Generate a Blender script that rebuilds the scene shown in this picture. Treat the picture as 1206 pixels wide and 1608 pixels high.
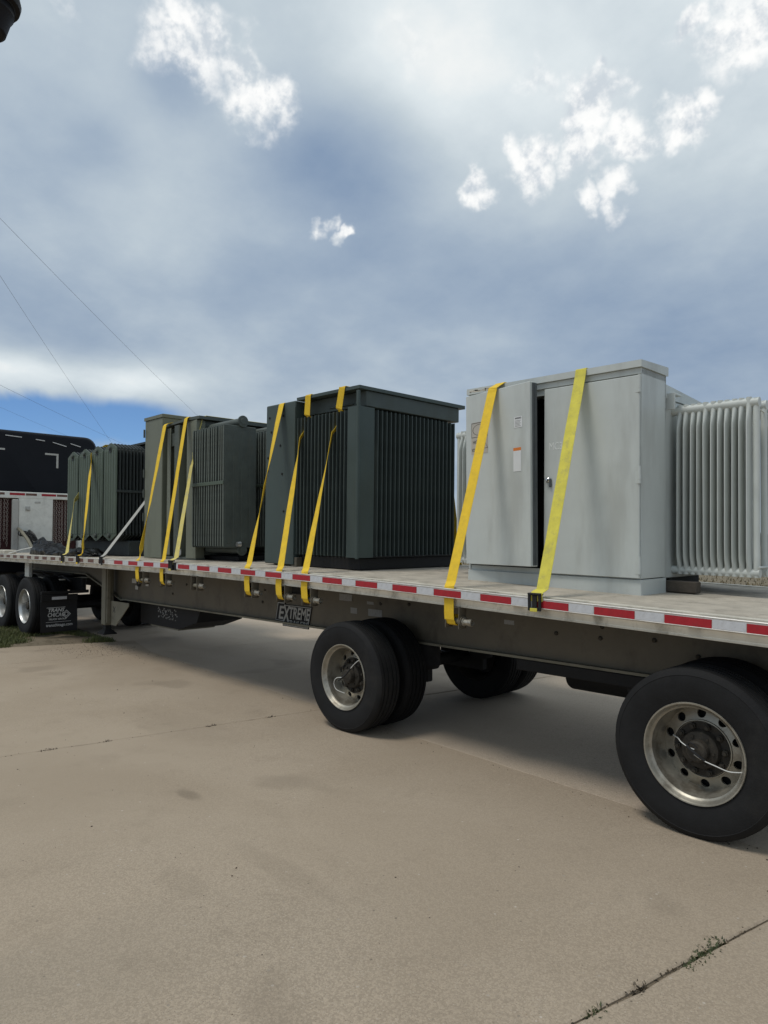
import bpy, bmesh, math, random
from mathutils import Vector, Matrix
R = math.radians
random.seed(7)
scene = bpy.context.scene
for o in list(bpy.data.objects): bpy.data.objects.remove(o)
COL = scene.collection

# ------------------------------------------------------------------ camera
CAM_H, FOC, YAW = 1.76, 1090.0, R(44.4)
PITCH = math.atan(40 / 1090.0)
FW = Vector((-math.cos(YAW) * math.cos(PITCH), math.sin(YAW) * math.cos(PITCH), math.sin(PITCH)))
RT = Vector((math.sin(YAW), math.cos(YAW), 0))
UP = RT.cross(FW)
def pixdir(x, y):
    return (FW + RT * ((x - 603) / FOC) - UP * ((y - 804) / FOC)).normalized()
cd = bpy.data.cameras.new('camera'); cam = bpy.data.objects.new('camera', cd); COL.objects.link(cam)
cam.matrix_world = Matrix(((RT.x, UP.x, -FW.x, 0), (RT.y, UP.y, -FW.y, 0), (RT.z, UP.z, -FW.z, CAM_H), (0, 0, 0, 1)))
cd.sensor_fit = 'VERTICAL'; cd.sensor_height = 36; cd.lens = 36 * FOC / 1608
cd.clip_start = .05; cd.clip_end = 8000
scene.camera = cam
scene.render.resolution_x, scene.render.resolution_y = 768, 1024

# ------------------------------------------------------------------ sky and sun
SUN_EL, SUN_AZ = R(65), R(200)          # azimuth clockwise from +Y
SUNDIR = Vector((math.sin(SUN_AZ) * math.cos(SUN_EL), math.cos(SUN_AZ) * math.cos(SUN_EL), math.sin(SUN_EL)))
world = bpy.data.worlds.new('World'); scene.world = world; world.use_nodes = True
nt = world.node_tree; nt.nodes.clear()
def N(t, **k):
    n = nt.nodes.new(t)
    for a, v in k.items(): setattr(n, a, v)
    return n
def inp(sock, v):
    if hasattr(v, 'is_output'): nt.links.new(v, sock)
    else: sock.default_value = v
def M(op, a, b=0.0, c=0.0, clamp=False):
    n = N('ShaderNodeMath', operation=op, use_clamp=clamp)
    inp(n.inputs[0], a); inp(n.inputs[1], b)
    if op in ('MULTIPLY_ADD', 'SMOOTH_MIN'): inp(n.inputs[2], c)
    return n.outputs[0]
def sstep(x, lo, hi, o0=0.0, o1=1.0):
    n = N('ShaderNodeMapRange', interpolation_type='SMOOTHSTEP')
    inp(n.inputs[0], x)
    for i, v in zip((1, 2, 3, 4), (lo, hi, o0, o1)): inp(n.inputs[i], v)
    return n.outputs[0]
def dotv(v, c):
    n = N('ShaderNodeVectorMath', operation='DOT_PRODUCT'); inp(n.inputs[0], v); n.inputs[1].default_value = c
    return n.outputs['Value']
def noise(v, scale, detail=5, rough=.55, dist=0.0, dim='3D'):
    n = N('ShaderNodeTexNoise', noise_dimensions=dim); inp(n.inputs['Vector'], v)
    n.inputs['Scale'].default_value = scale; n.inputs['Detail'].default_value = detail
    n.inputs['Roughness'].default_value = rough; n.inputs['Distortion'].default_value = dist
    return n.outputs['Fac']
D = N('ShaderNodeTexCoord').outputs['Generated']
sep = N('ShaderNodeSeparateXYZ'); inp(sep.inputs[0], D)
DZ = M('MAXIMUM', sep.outputs[2], 0.0)
inv = M('DIVIDE', 1.0, M('ADD', DZ, .30))
comb = N('ShaderNodeCombineXYZ')
inp(comb.inputs[0], M('MULTIPLY', sep.outputs[0], inv)); inp(comb.inputs[1], M('MULTIPLY', sep.outputs[1], inv))
P = comb.outputs[0]
def garg(px, py, s, v=None):
    sg = s / 1090.0
    return M('MULTIPLY', M('SUBTRACT', dotv(v or D, pixdir(px, py)), 1.0), 1 / (sg * sg))
def gauss(px, py, s): return M('EXPONENT', garg(px, py, s))
def zband(py, s):
    c = math.sin(math.atan((844 - py) / 1090.0)); sg = s / 1090.0
    q = M('DIVIDE', M('SUBTRACT', DZ, c), sg)
    return M('EXPONENT', M('MULTIPLY', M('MULTIPLY', q, q), -.5))
n1 = noise(P, 1.25, 4, .55, .25, '2D')
n2 = noise(P, 4.2, 6, .58, 0, '2D')
b = M('MULTIPLY_ADD', M('SUBTRACT', n1, .5), .44, .565)
b = M('MULTIPLY_ADD', M('SUBTRACT', n2, .5), .30, b)
for (px, py, s, w) in ((575, 260, 80, -.30), (480, 232, 60, -.20), (275, 118, 42, -.24), (160, 235, 30, -.10), (30, 215, 70, -.14),
                       (1240, 130, 300, .19), (640, 85, 90, .20), (90, 345, 120, .12),
                       (1130, 570, 130, -.20), (850, 560, 150, -.10), (900, 330, 140, .06), (700, 200, 70, .10)):
    b = M('MULTIPLY_ADD', gauss(px, py, s), w, b)
b = M('MULTIPLY_ADD', zband(470, 70), -.125, b)
b = M('MULTIPLY_ADD', sstep(DZ, .30, .62), .09, b)
low = M('MULTIPLY', zband(612, 22), M('ADD', gauss(20, 606, 150), M('MULTIPLY', gauss(240, 645, 60), .6)))
b = M('MULTIPLY_ADD', low, .36, b)
ramp = N('ShaderNodeValToRGB'); inp(ramp.inputs[0], b)
cr = ramp.color_ramp
stops = [(0.0, (.135, .205, .345)), (.28, (.200, .274, .390)), (.50, (.305, .378, .468)), (.72, (.455, .522, .572)), (.9, (.63, .685, .710)), (1.0, (.78, .79, .78))]
cr.elements[0].position, cr.elements[0].color = stops[0][0], (*stops[0][1], 1)
cr.elements[1].position, cr.elements[1].color = stops[-1][0], (*stops[-1][1], 1)
for p_, c_ in stops[1:-1]:
    e = cr.elements.new(p_); e.color = (*c_, 1)
# bright cumulus puffs: thin rims shine, thick cores go grey
npf = noise(D, 12, 7, .58, .0)
# the puffs' outlines are broken up by warping the direction they are looked up with
wt = N('ShaderNodeTexNoise'); inp(wt.inputs['Vector'], D); wt.inputs['Scale'].default_value = 16; wt.inputs['Detail'].default_value = 4; wt.inputs['Roughness'].default_value = .55
w1 = N('ShaderNodeVectorMath', operation='SUBTRACT'); inp(w1.inputs[0], wt.outputs['Color']); w1.inputs[1].default_value = (.5, .5, .5)
w2 = N('ShaderNodeVectorMath', operation='SCALE'); inp(w2.inputs[0], w1.outputs[0]); w2.inputs['Scale'].default_value = .095
w3 = N('ShaderNodeVectorMath', operation='ADD'); inp(w3.inputs[0], D); inp(w3.inputs[1], w2.outputs[0])
w4 = N('ShaderNodeVectorMath', operation='NORMALIZE'); inp(w4.inputs[0], w3.outputs[0]); DW = w4.outputs[0]
puff = None
for (px, py, s, w) in ((325, 78, 46, 1.0), (372, 120, 38, .95), (408, 160, 36, 1.0), (285, 48, 36, .85), (250, 62, 40, .55), (925, 165, 44, 1.0), (985, 180, 30, .95), (985, 218, 32, 1.0), (915, 228, 38, .9), (838, 258, 32, 1.0), (812, 235, 20, .8), (960, 298, 30, .95), (915, 318, 22, .85), (1066, 186, 25, 1.0),
                       (738, 299, 21, .9), (505, 350, 18, .85), (540, 370, 12, .75), (1180, 45, 46, 1.0), (1090, 30, 24, .9), (835, 125, 34, .66), (930, 97, 13, .75),
                       (645, 60, 60, .40), (1110, 160, 16, .6), (100, 10, 40, .5)):
    g = M('ADD', garg(px, py, s * .86, DW), math.log(w))
    puff = g if puff is None else M('MAXIMUM', puff, g)
puff = M('EXPONENT', puff)
dens = M('MULTIPLY_ADD', M('SUBTRACT', npf, .5), 1.9, M('MULTIPLY', puff, 1.25))
pm = M('MULTIPLY', sstep(dens, .36, 1.10), sstep(puff, .05, .45))
sh = N('ShaderNodeVectorMath', operation='ADD'); inp(sh.inputs[0], D); sh.inputs[1].default_value = (.002, .003, .010)
lit = M('SUBTRACT', sstep(M('SUBTRACT', npf, noise(sh.outputs[0], 12, 5, .56, .0)), -.10, .05), sstep(dens, 1.05, 1.65, 0.0, .40), clamp=True)
pc = N('ShaderNodeMixRGB'); inp(pc.inputs[0], lit); pc.inputs[1].default_value = (.50, .55, .60, 1); pc.inputs[2].default_value = (.86, .86, .85, 1)
mx = N('ShaderNodeMixRGB'); inp(mx.inputs[0], M('MULTIPLY', pm, .95)); inp(mx.inputs[1], ramp.outputs[0]); inp(mx.inputs[2], pc.outputs[0])
bgc = N('ShaderNodeBackground'); inp(bgc.inputs[0], mx.outputs[0]); bgc.inputs[1].default_value = 1.02
sky = N('ShaderNodeTexSky', sky_type='NISHITA'); sky.sun_disc = False
sky.sun_elevation = SUN_EL; sky.sun_rotation = SUN_AZ; sky.air_density = 1.0; sky.dust_density = .0; sky.ozone_density = 7.0; sky.altitude = 2200
hs = N('ShaderNodeHueSaturation'); hs.inputs['Saturation'].default_value = 1.08; inp(hs.inputs['Color'], sky.outputs[0])
bgs = N('ShaderNodeBackground'); inp(bgs.inputs[0], hs.outputs[0]); bgs.inputs[1].default_value = .095
# the cloud sheet opens to clear blue low down on the left, and in a few ragged gaps round the horizon
nh = noise(D, 9, 4, .55, .4)
zz = M('MULTIPLY_ADD', M('SUBTRACT', nh, .5), .05, DZ)
def zof(py): return math.sin(math.atan((844 - py) / 1090.0))
hole = M('MULTIPLY', sstep(zz, zof(632), zof(654)), sstep(zz, zof(726), zof(694)))
hole = M('MULTIPLY', hole, sstep(dotv(D, pixdir(20, 655)), math.cos(.225), math.cos(.175)))
bgm = N('ShaderNodeMixShader'); inp(bgm.inputs[0], M('SUBTRACT', 1.0, M('MULTIPLY', hole, .94)))
nt.links.new(bgs.outputs[0], bgm.inputs[1]); nt.links.new(bgc.outputs[0], bgm.inputs[2])
wo = N('ShaderNodeOutputWorld'); nt.links.new(bgm.outputs[0], wo.inputs[0])
world.cycles.sampling_method = 'NONE'

sl = bpy.data.lights.new('sun', 'SUN'); sl.energy = 1.25; sl.angle = R(16); sl.color = (1, .95, .87)
sun = bpy.data.objects.new('sun', sl); COL.objects.link(sun); sun.location = (0, 0, 30)
sun.rotation_euler = (-SUNDIR).to_track_quat('-Z', 'Y').to_euler()
vs = scene.view_settings; vs.view_transform = 'Standard'; vs.look = 'None'; vs.exposure = 0.22; vs.gamma = 1; vs.use_curve_mapping = False

# ------------------------------------------------------------------ materials
MATS = {}
def mat(name, col, rough=.6, metal=0.0, var=.12, scale=6.0, bump=.05, bscale=60.0, dirt=0.0, dirtcol=(.12, .10, .08), dscale=3.0, streak=0.0, spec=.4):
    m = bpy.data.materials.new(name); m.use_nodes = True; t = m.node_tree; bs = t.nodes['Principled BSDF']
    def n(k): return t.nodes.new(k)
    tc = n('ShaderNodeTexCoord')
    nz = n('ShaderNodeTexNoise'); nz.inputs['Scale'].default_value = scale; nz.inputs['Detail'].default_value = 4; nz.inputs['Roughness'].default_value = .6
    t.links.new(tc.outputs['Object'], nz.inputs['Vector'])
    mr = n('ShaderNodeMapRange'); t.links.new(nz.outputs['Fac'], mr.inputs[0])
    mr.inputs[1].default_value, mr.inputs[2].default_value = .25, .75
    mr.inputs[3].default_value, mr.inputs[4].default_value = 1 - var, 1 + var
    mul = n('ShaderNodeMixRGB'); mul.blend_type = 'MULTIPLY'; mul.inputs[0].default_value = 1
    mul.inputs[1].default_value = (*col, 1); t.links.new(mr.outputs[0], mul.inputs[2])
    out = mul.outputs[0]
    if dirt > 0:
        mp = n('ShaderNodeMapping'); t.links.new(tc.outputs['Object'], mp.inputs[0])
        if streak: mp.inputs['Scale'].default_value = (1, 1, 1 - streak)
        dz = n('ShaderNodeTexNoise'); dz.inputs['Scale'].default_value = dscale; dz.inputs['Detail'].default_value = 5; dz.inputs['Roughness'].default_value = .68
        t.links.new(mp.outputs[0], dz.inputs['Vector'])
        dr = n('ShaderNodeMapRange'); dr.interpolation_type = 'SMOOTHSTEP'; t.links.new(dz.outputs['Fac'], dr.inputs[0])
        dr.inputs[1].default_value, dr.inputs[2].default_value = .48, .72
        dr.inputs[3].default_value, dr.inputs[4].default_value = 0, dirt
        mx2 = n('ShaderNodeMixRGB'); t.links.new(dr.outputs[0], mx2.inputs[0]); t.links.new(out, mx2.inputs[1]); mx2.inputs[2].default_value = (*dirtcol, 1)
        out = mx2.outputs[0]
    t.links.new(out, bs.inputs['Base Color'])
    rr = n('ShaderNodeMapRange'); t.links.new(nz.outputs['Fac'], rr.inputs[0])
    rr.inputs[3].default_value, rr.inputs[4].default_value = max(0, rough - .12), min(1, rough + .12)
    t.links.new(rr.outputs[0], bs.inputs['Roughness'])
    bs.inputs['Metallic'].default_value = metal
    bs.inputs['Specular IOR Level'].default_value = spec
    if bump:
        bz = n('ShaderNodeTexNoise'); bz.inputs['Scale'].default_value = bscale; bz.inputs['Detail'].default_value = 2
        t.links.new(tc.outputs['Object'], bz.inputs['Vector'])
        bp = n('ShaderNodeBump'); bp.inputs['Strength'].default_value = bump; bp.inputs['Distance'].default_value = .01
        t.links.new(bz.outputs['Fac'], bp.inputs['Height']); t.links.new(bp.outputs[0], bs.inputs['Normal'])
    MATS[name] = m
    return m
mat('white_paint', (.57, .60, .575), .40, 0, .06, 2.5, .22, 2.6, .34, (.30, .30, .27), 2.6, .8)
mat('white_paint_tube', (.60, .625, .59), .45, 0, .06, 6, .03, 40, .25, (.30, .31, .29), 6, .6)
mat('bare_steel', (.10, .11, .115), .5, .3, .2, 8, .05, 60)
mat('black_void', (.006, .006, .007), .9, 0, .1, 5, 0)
mat('dark_green', (.064, .082, .077), .55, 0, .22, 4, .05, 40, .45, (.052, .062, .050), 4.5, .6)
mat('dark_green_panel', (.060, .082, .076), .55, 0, .15, 2.5, .04, 40, .4, (.062, .074, .060), 3, .7)
mat('olive', (.172, .184, .140), .55, 0, .12, 3, .05, 40, .40, (.085, .092, .070), 3, .8)
mat('panel_edge_lit', (.165, .185, .160), .55, 0, .2, 9, .05, 40, .5, (.07, .08, .07), 14)  # paler green: light caught by the panels' front edges, put into the colour
mat('olive_dark', (.088, .103, .090), .55, 0, .2, 5, .06, 40, .4, (.11, .11, .085), 9, .5)
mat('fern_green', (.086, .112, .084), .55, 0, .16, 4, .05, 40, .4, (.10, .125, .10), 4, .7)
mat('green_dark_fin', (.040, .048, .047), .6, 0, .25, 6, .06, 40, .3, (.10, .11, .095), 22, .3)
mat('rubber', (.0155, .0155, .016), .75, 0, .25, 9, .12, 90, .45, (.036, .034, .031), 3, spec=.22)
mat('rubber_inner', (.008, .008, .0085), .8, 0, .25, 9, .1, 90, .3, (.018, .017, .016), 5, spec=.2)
mat('rim_alloy', (.41, .385, .325), .42, .65, .25, 6, .06, 50, .75, (.12, .095, .066), 5)
mat('rim_polished', (.56, .56, .54), .38, .8, .12, 7, .03, 50, .25, (.20, .18, .16), 7)
mat('hub_rust', (.050, .044, .036), .75, .3, .35, 18, .2, 80, .6, (.10, .085, .06), 14)
mat('beam', (.150, .131, .098), .6, .2, .16, 2.5, .06, 45, .55, (.055, .048, .038), 3.0, .3)
mat('beam_light', (.22, .205, .155), .6, .1, .14, 3, .06, 45, .5, (.09, .082, .062), 5)
mat('black_steel', (.013, .013, .0135), .7, .1, .3, 6, .08, 50, .3, (.03, .027, .024), 5)
mat('rail_alu', (.66, .61, .51), .5, .1, .16, 5, .05, 60, .60, (.20, .17, .12), 7, .3)
mat('rub_rail', (.68, .66, .62), .42, .15, .12, 7, .05, 60, .4, (.24, .22, .18), 12)
mat('plank', (.46, .41, .335), .72, .05, .2, 5, .12, 70, .55, (.19, .165, .13), 6)
mat('tape_red', (.40, .018, .028), .4, 0, .14, 20, .03, 200, .35, (.20, .03, .03), 30)
mat('tape_white', (.60, .61, .63), .4, 0, .08, 20, .03, 200, .3, (.36, .35, .33), 30)
mat('tape_red_old', (.15, .075, .055), .55, 0, .25, 20, .03, 200, .4, (.12, .10, .08), 25)
mat('tape_white_old', (.50, .47, .40), .55, 0, .12, 20, .03, 200, .4, (.34, .29, .22), 25)
mat('strap_yellow', (.85, .56, .03), .72, 0, .10, 14, .25, 320, .35, (.52, .36, .06), 16)
mat('strap_lemon', (.68, .60, .085), .75, 0, .14, 14, .25, 320, .55, (.40, .36, .14), 18)
mat('strap_pale', (.68, .57, .17), .75, 0, .14, 14, .25, 320, .6, (.44, .42, .30), 12)
mat('strap_white', (.42, .41, .375), .75, 0, .10, 14, .25, 320, .5, (.38, .36, .30), 12)
mat('strap_edge', (.06, .06, .05), .8, 0, .1, 14, 0)
mat('chrome', (.65, .65, .64), .25, .9, .1, 9, .03)
mat('cab_black', (.007, .0075, .010), .40, 0, .25, 2, .02, 10, .2, (.014, .014, .017), 3, spec=.12)
mat('rack_white', (.80, .79, .72), .5, .15, .08, 8, .18, 90, .3, (.40, .38, .33), 6)
mat('chain_red', (.055, .014, .013), .7, 0, .3, 10, .1)
mat('chain', (.42, .36, .32), .5, .4, .25, 20, .1, 80, .5, (.14, .05, .04), 20)
mat('ink_black', (.01, .01, .011), .7, 0, .1, 10, 0)
mat('ink_white', (.62, .62, .60), .6, 0, .12, 30, 0, 10, .35, (.25, .24, .22), 40)
mat('badge_white', (.38, .38, .36), .6, 0, .15, 30, 0, 10, .35, (.2, .19, .17), 40)
mat('ink_grey', (.30, .30, .29), .6, 0, .15, 40, 0, 10, .6, (.16, .15, .13), 50)
mat('sticker', (.50, .49, .45), .6, 0, .1, 30, 0, 10, .5, (.20, .19, .16), 30)
mat('sign_cream', (.50, .465, .41), .6, 0, .08, 12, 0, 10, .3, (.40, .36, .30), 12)
mat('label_white', (.72, .73, .73), .5, 0, .04, 12, 0)
mat('ink_orange', (.75, .22, .04), .5, 0, .08, 12, 0)
mat('faint_white', (.74, .76, .74), .6, 0, .15, 60, 0)
mat('tarp_black', (.0045, .0045, .005), .30, 0, .3, 8, .05, 20, spec=.18)
mat('wood_block', (.085, .070, .055), .85, 0, .3, 9, .3, 60)
mat('hose_white', (.70, .70, .66), .5, 0, .1, 30, 0)
mat('hose_black', (.015, .015, .016), .5, 0, .1, 30, 0)
mat('wire', (.16, .17, .20), .7, 0, .1, 30, 0)
mat('lamp_black', (.014, .014, .016), .55, 0, .2, 10, .05, 40, spec=.15)
mat('pole_wood', (.13, .10, .08), .85, 0, .25, 4, .2, 30)
mat('tree_dark', (.035, .045, .028), .9, 0, .35, .5, 0)

def ground_material(name, c1, c2, c3, kind):
    m = bpy.data.materials.new(name); m.use_nodes = True; t = m.node_tree; bs = t.nodes['Principled BSDF']
    def n(k): return t.nodes.new(k)
    L = t.links.new
    ge = n('ShaderNodeNewGeometry'); V = ge.outputs['Position']
    def nz(s, d=6, r=.6, w=0):
        q = n('ShaderNodeTexNoise'); q.inputs['Scale'].default_value = s; q.inputs['Detail'].default_value = d; q.inputs['Roughness'].default_value = r; q.inputs['Distortion'].default_value = w
        L(V, q.inputs['Vector']); return q.outputs['Fac']
    def ss(x, a, b_, c=0., d=1.):
        q = n('ShaderNodeMapRange'); q.interpolation_type = 'SMOOTHSTEP'; L(x, q.inputs[0])
        for i, v in zip((1, 2, 3, 4), (a, b_, c, d)): q.inputs[i].default_value = v
        return q.outputs[0]
    def mix(f, a, b_):
        q = n('ShaderNodeMixRGB')
        if isinstance(f, float): q.inputs[0].default_value = f
        else: L(f, q.inputs[0])
        for s_, v in ((q.inputs[1], a), (q.inputs[2], b_)):
            if isinstance(v, tuple): s_.default_value = (*v, 1)
            else: L(v, s_)
        return q.outputs[0]
    def mul(x, y):
        q = n('ShaderNodeMath'); q.operation = 'MULTIPLY'; L(x, q.inputs[0])
        if isinstance(y, float): q.inputs[1].default_value = y
        else: L(y, q.inputs[1])
        return q.outputs[0]
    col = mix(ss(nz(.55, 5, .55, .6), .32, .68), c1, c2)
    col = mix(mul(ss(nz(3.2, 5, .68, .4), .50, .74), .45), col, c3)
    if kind == 'concrete':
        # exposed aggregate, stronger where the surface has worn
        sx_ = n('ShaderNodeSeparateXYZ'); L(V, sx_.inputs[0])
        def add(x, y, op='ADD'):
            q = n('ShaderNodeMath'); q.operation = op; L(x, q.inputs[0])
            if isinstance(y, float): q.inputs[1].default_value = y
            else: L(y, q.inputs[1])
            return q.outputs[0]
        wear = add(ss(nz(.45, 4, .5), .40, .64, .10, .55), ss(sx_.outputs[0], -5.5, -1.5, 0., .45))
        vo = n('ShaderNodeTexVoronoi'); vo.inputs['Scale'].default_value = 125; L(V, vo.inputs['Vector'])
        stone = ss(vo.outputs['Distance'], .42, .22)
        sepc = n('ShaderNodeSeparateColor'); L(vo.outputs['Color'], sepc.inputs[0])
        # every stone of the worn face has a tone of its own
        q = n('ShaderNodeMixRGB'); q.blend_type = 'MULTIPLY'; L(mul(wear, .85), q.inputs[0]); L(col, q.inputs[1])
        L(add(ss(sepc.outputs[2], 0., 1., .80, 1.16), ss(nz(38, 3, .7), .3, .7, -.035, .035)), q.inputs[2]); col = q.outputs[0]
        pick = mul(mul(ss(sepc.outputs[0], .70, .76), stone), wear)
        scol = mix(sepc.outputs[1], (.075, .060, .046), (.55, .48, .40))
        col = mix(mul(pick, .62), col, scol)
        vo2 = n('ShaderNodeTexVoronoi'); vo2.inputs['Scale'].default_value = 34; L(V, vo2.inputs['Vector'])
        sp2 = n('ShaderNodeSeparateColor'); L(vo2.outputs['Color'], sp2.inputs[0])
        col = mix(mul(mul(ss(sp2.outputs[0], .94, .97), ss(vo2.outputs['Distance'], .26, .16)), .75), col, mix(sp2.outputs[1], (.15, .12, .09), (.58, .51, .43)))
        fine = nz(170, 3, .75)
        col = mix(ss(fine, .55, .72, 0., .36), col, (.095, .077, .058))
        col = mix(ss(fine, .45, .28, 0., .26), col, (.44, .38, .31))
        # damp / oily marks
        col = mix(mul(ss(nz(1.1, 3, .4, .2), .64, .74), .28), col, (.16, .130, .095))
        nst = mul(nz(6, 3, .6), 1.6)
        for (ax_, ay_, sx2, sy2, am) in ((-4.30, 2.38, .16, .07, .38), (-4.85, .95, .22, .16, .22), (-3.25, 1.75, .22, .12, .12), (-3.0, 2.2, .5, .10, .12), (-5.9, 3.2, .9, .35, .10)):
            du = mul(add(sx_.outputs[0], -ax_), 1 / sx2); dv = mul(add(sx_.outputs[1], -ay_), 1 / sy2)
            rr_ = add(add(mul(du, du), mul(dv, dv)), nst)
            col = mix(ss(rr_, 2.0, .9, 0., am), col, (.115, .092, .066))
        oi = n('ShaderNodeObjectInfo')
        q = n('ShaderNodeMixRGB'); q.blend_type = 'MULTIPLY'; q.inputs[0].default_value = 1; L(col, q.inputs[1]); L(ss(oi.outputs['Random'], 0., 1., .93, 1.06), q.inputs[2]); col = q.outputs[0]
        bp = n('ShaderNodeBump'); bp.inputs['Strength'].default_value = .35; bp.inputs['Distance'].default_value = .006
        L(mix(.5, fine, stone), bp.inputs['Height']); L(bp.outputs[0], bs.inputs['Normal'])
    else:
        col = mix(ss(nz(9, 8, .7), .45, .7, 0., .6), col, (.07, .055, .035))
        bp = n('ShaderNodeBump'); bp.inputs['Strength'].default_value = .6; bp.inputs['Distance'].default_value = .05
        L(nz(30, 6, .7), bp.inputs['Height']); L(bp.outputs[0], bs.inputs['Normal'])
    L(col, bs.inputs['Base Color']); bs.inputs['Roughness'].default_value = .88; bs.inputs['Specular IOR Level'].default_value = .2
    MATS[name] = m
ground_material('concrete', (.350, .281, .206), (.390, .317, .237), (.306, .247, .182), 'concrete')
ground_material('concrete_road', (.410, .336, .258), (.450, .373, .291), (.360, .294, .224), 'concrete')
ground_material('field_soil', (.20, .165, .112), (.24, .20, .138), (.16, .148, .088), 'field')
ground_material('joint_soil', (.21, .168, .118), (.25, .202, .145), (.16, .13, .092), 'field')
ground_material('verge_soil', (.20, .165, .115), (.25, .205, .145), (.14, .12, .075), 'field')
def blade_mat(name, c):
    m = bpy.data.materials.new(name); m.use_nodes = True; t = m.node_tree; bs = t.nodes['Principled BSDF']
    ge = t.nodes.new('ShaderNodeNewGeometry'); r = t.nodes.new('ShaderNodeValToRGB')
    r.color_ramp.elements[0].color = (c[0] * .6, c[1] * .6, c[2] * .6, 1); r.color_ramp.elements[1].color = (c[0] * 1.8, c[1] * 1.6, c[2] * 1.4, 1)
    t.links.new(ge.outputs['Random Per Island'], r.inputs[0]); t.links.new(r.outputs[0], bs.inputs['Base Color'])
    bs.inputs['Roughness'].default_value = .7
    MATS[name] = m
blade_mat('grass', (.085, .105, .035)); blade_mat('weed', (.045, .060, .022)); blade_mat('dry_grass', (.13, .112, .062)); blade_mat('debris', (.055, .045, .03)); blade_mat('pebble', (.22, .19, .15))

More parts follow.
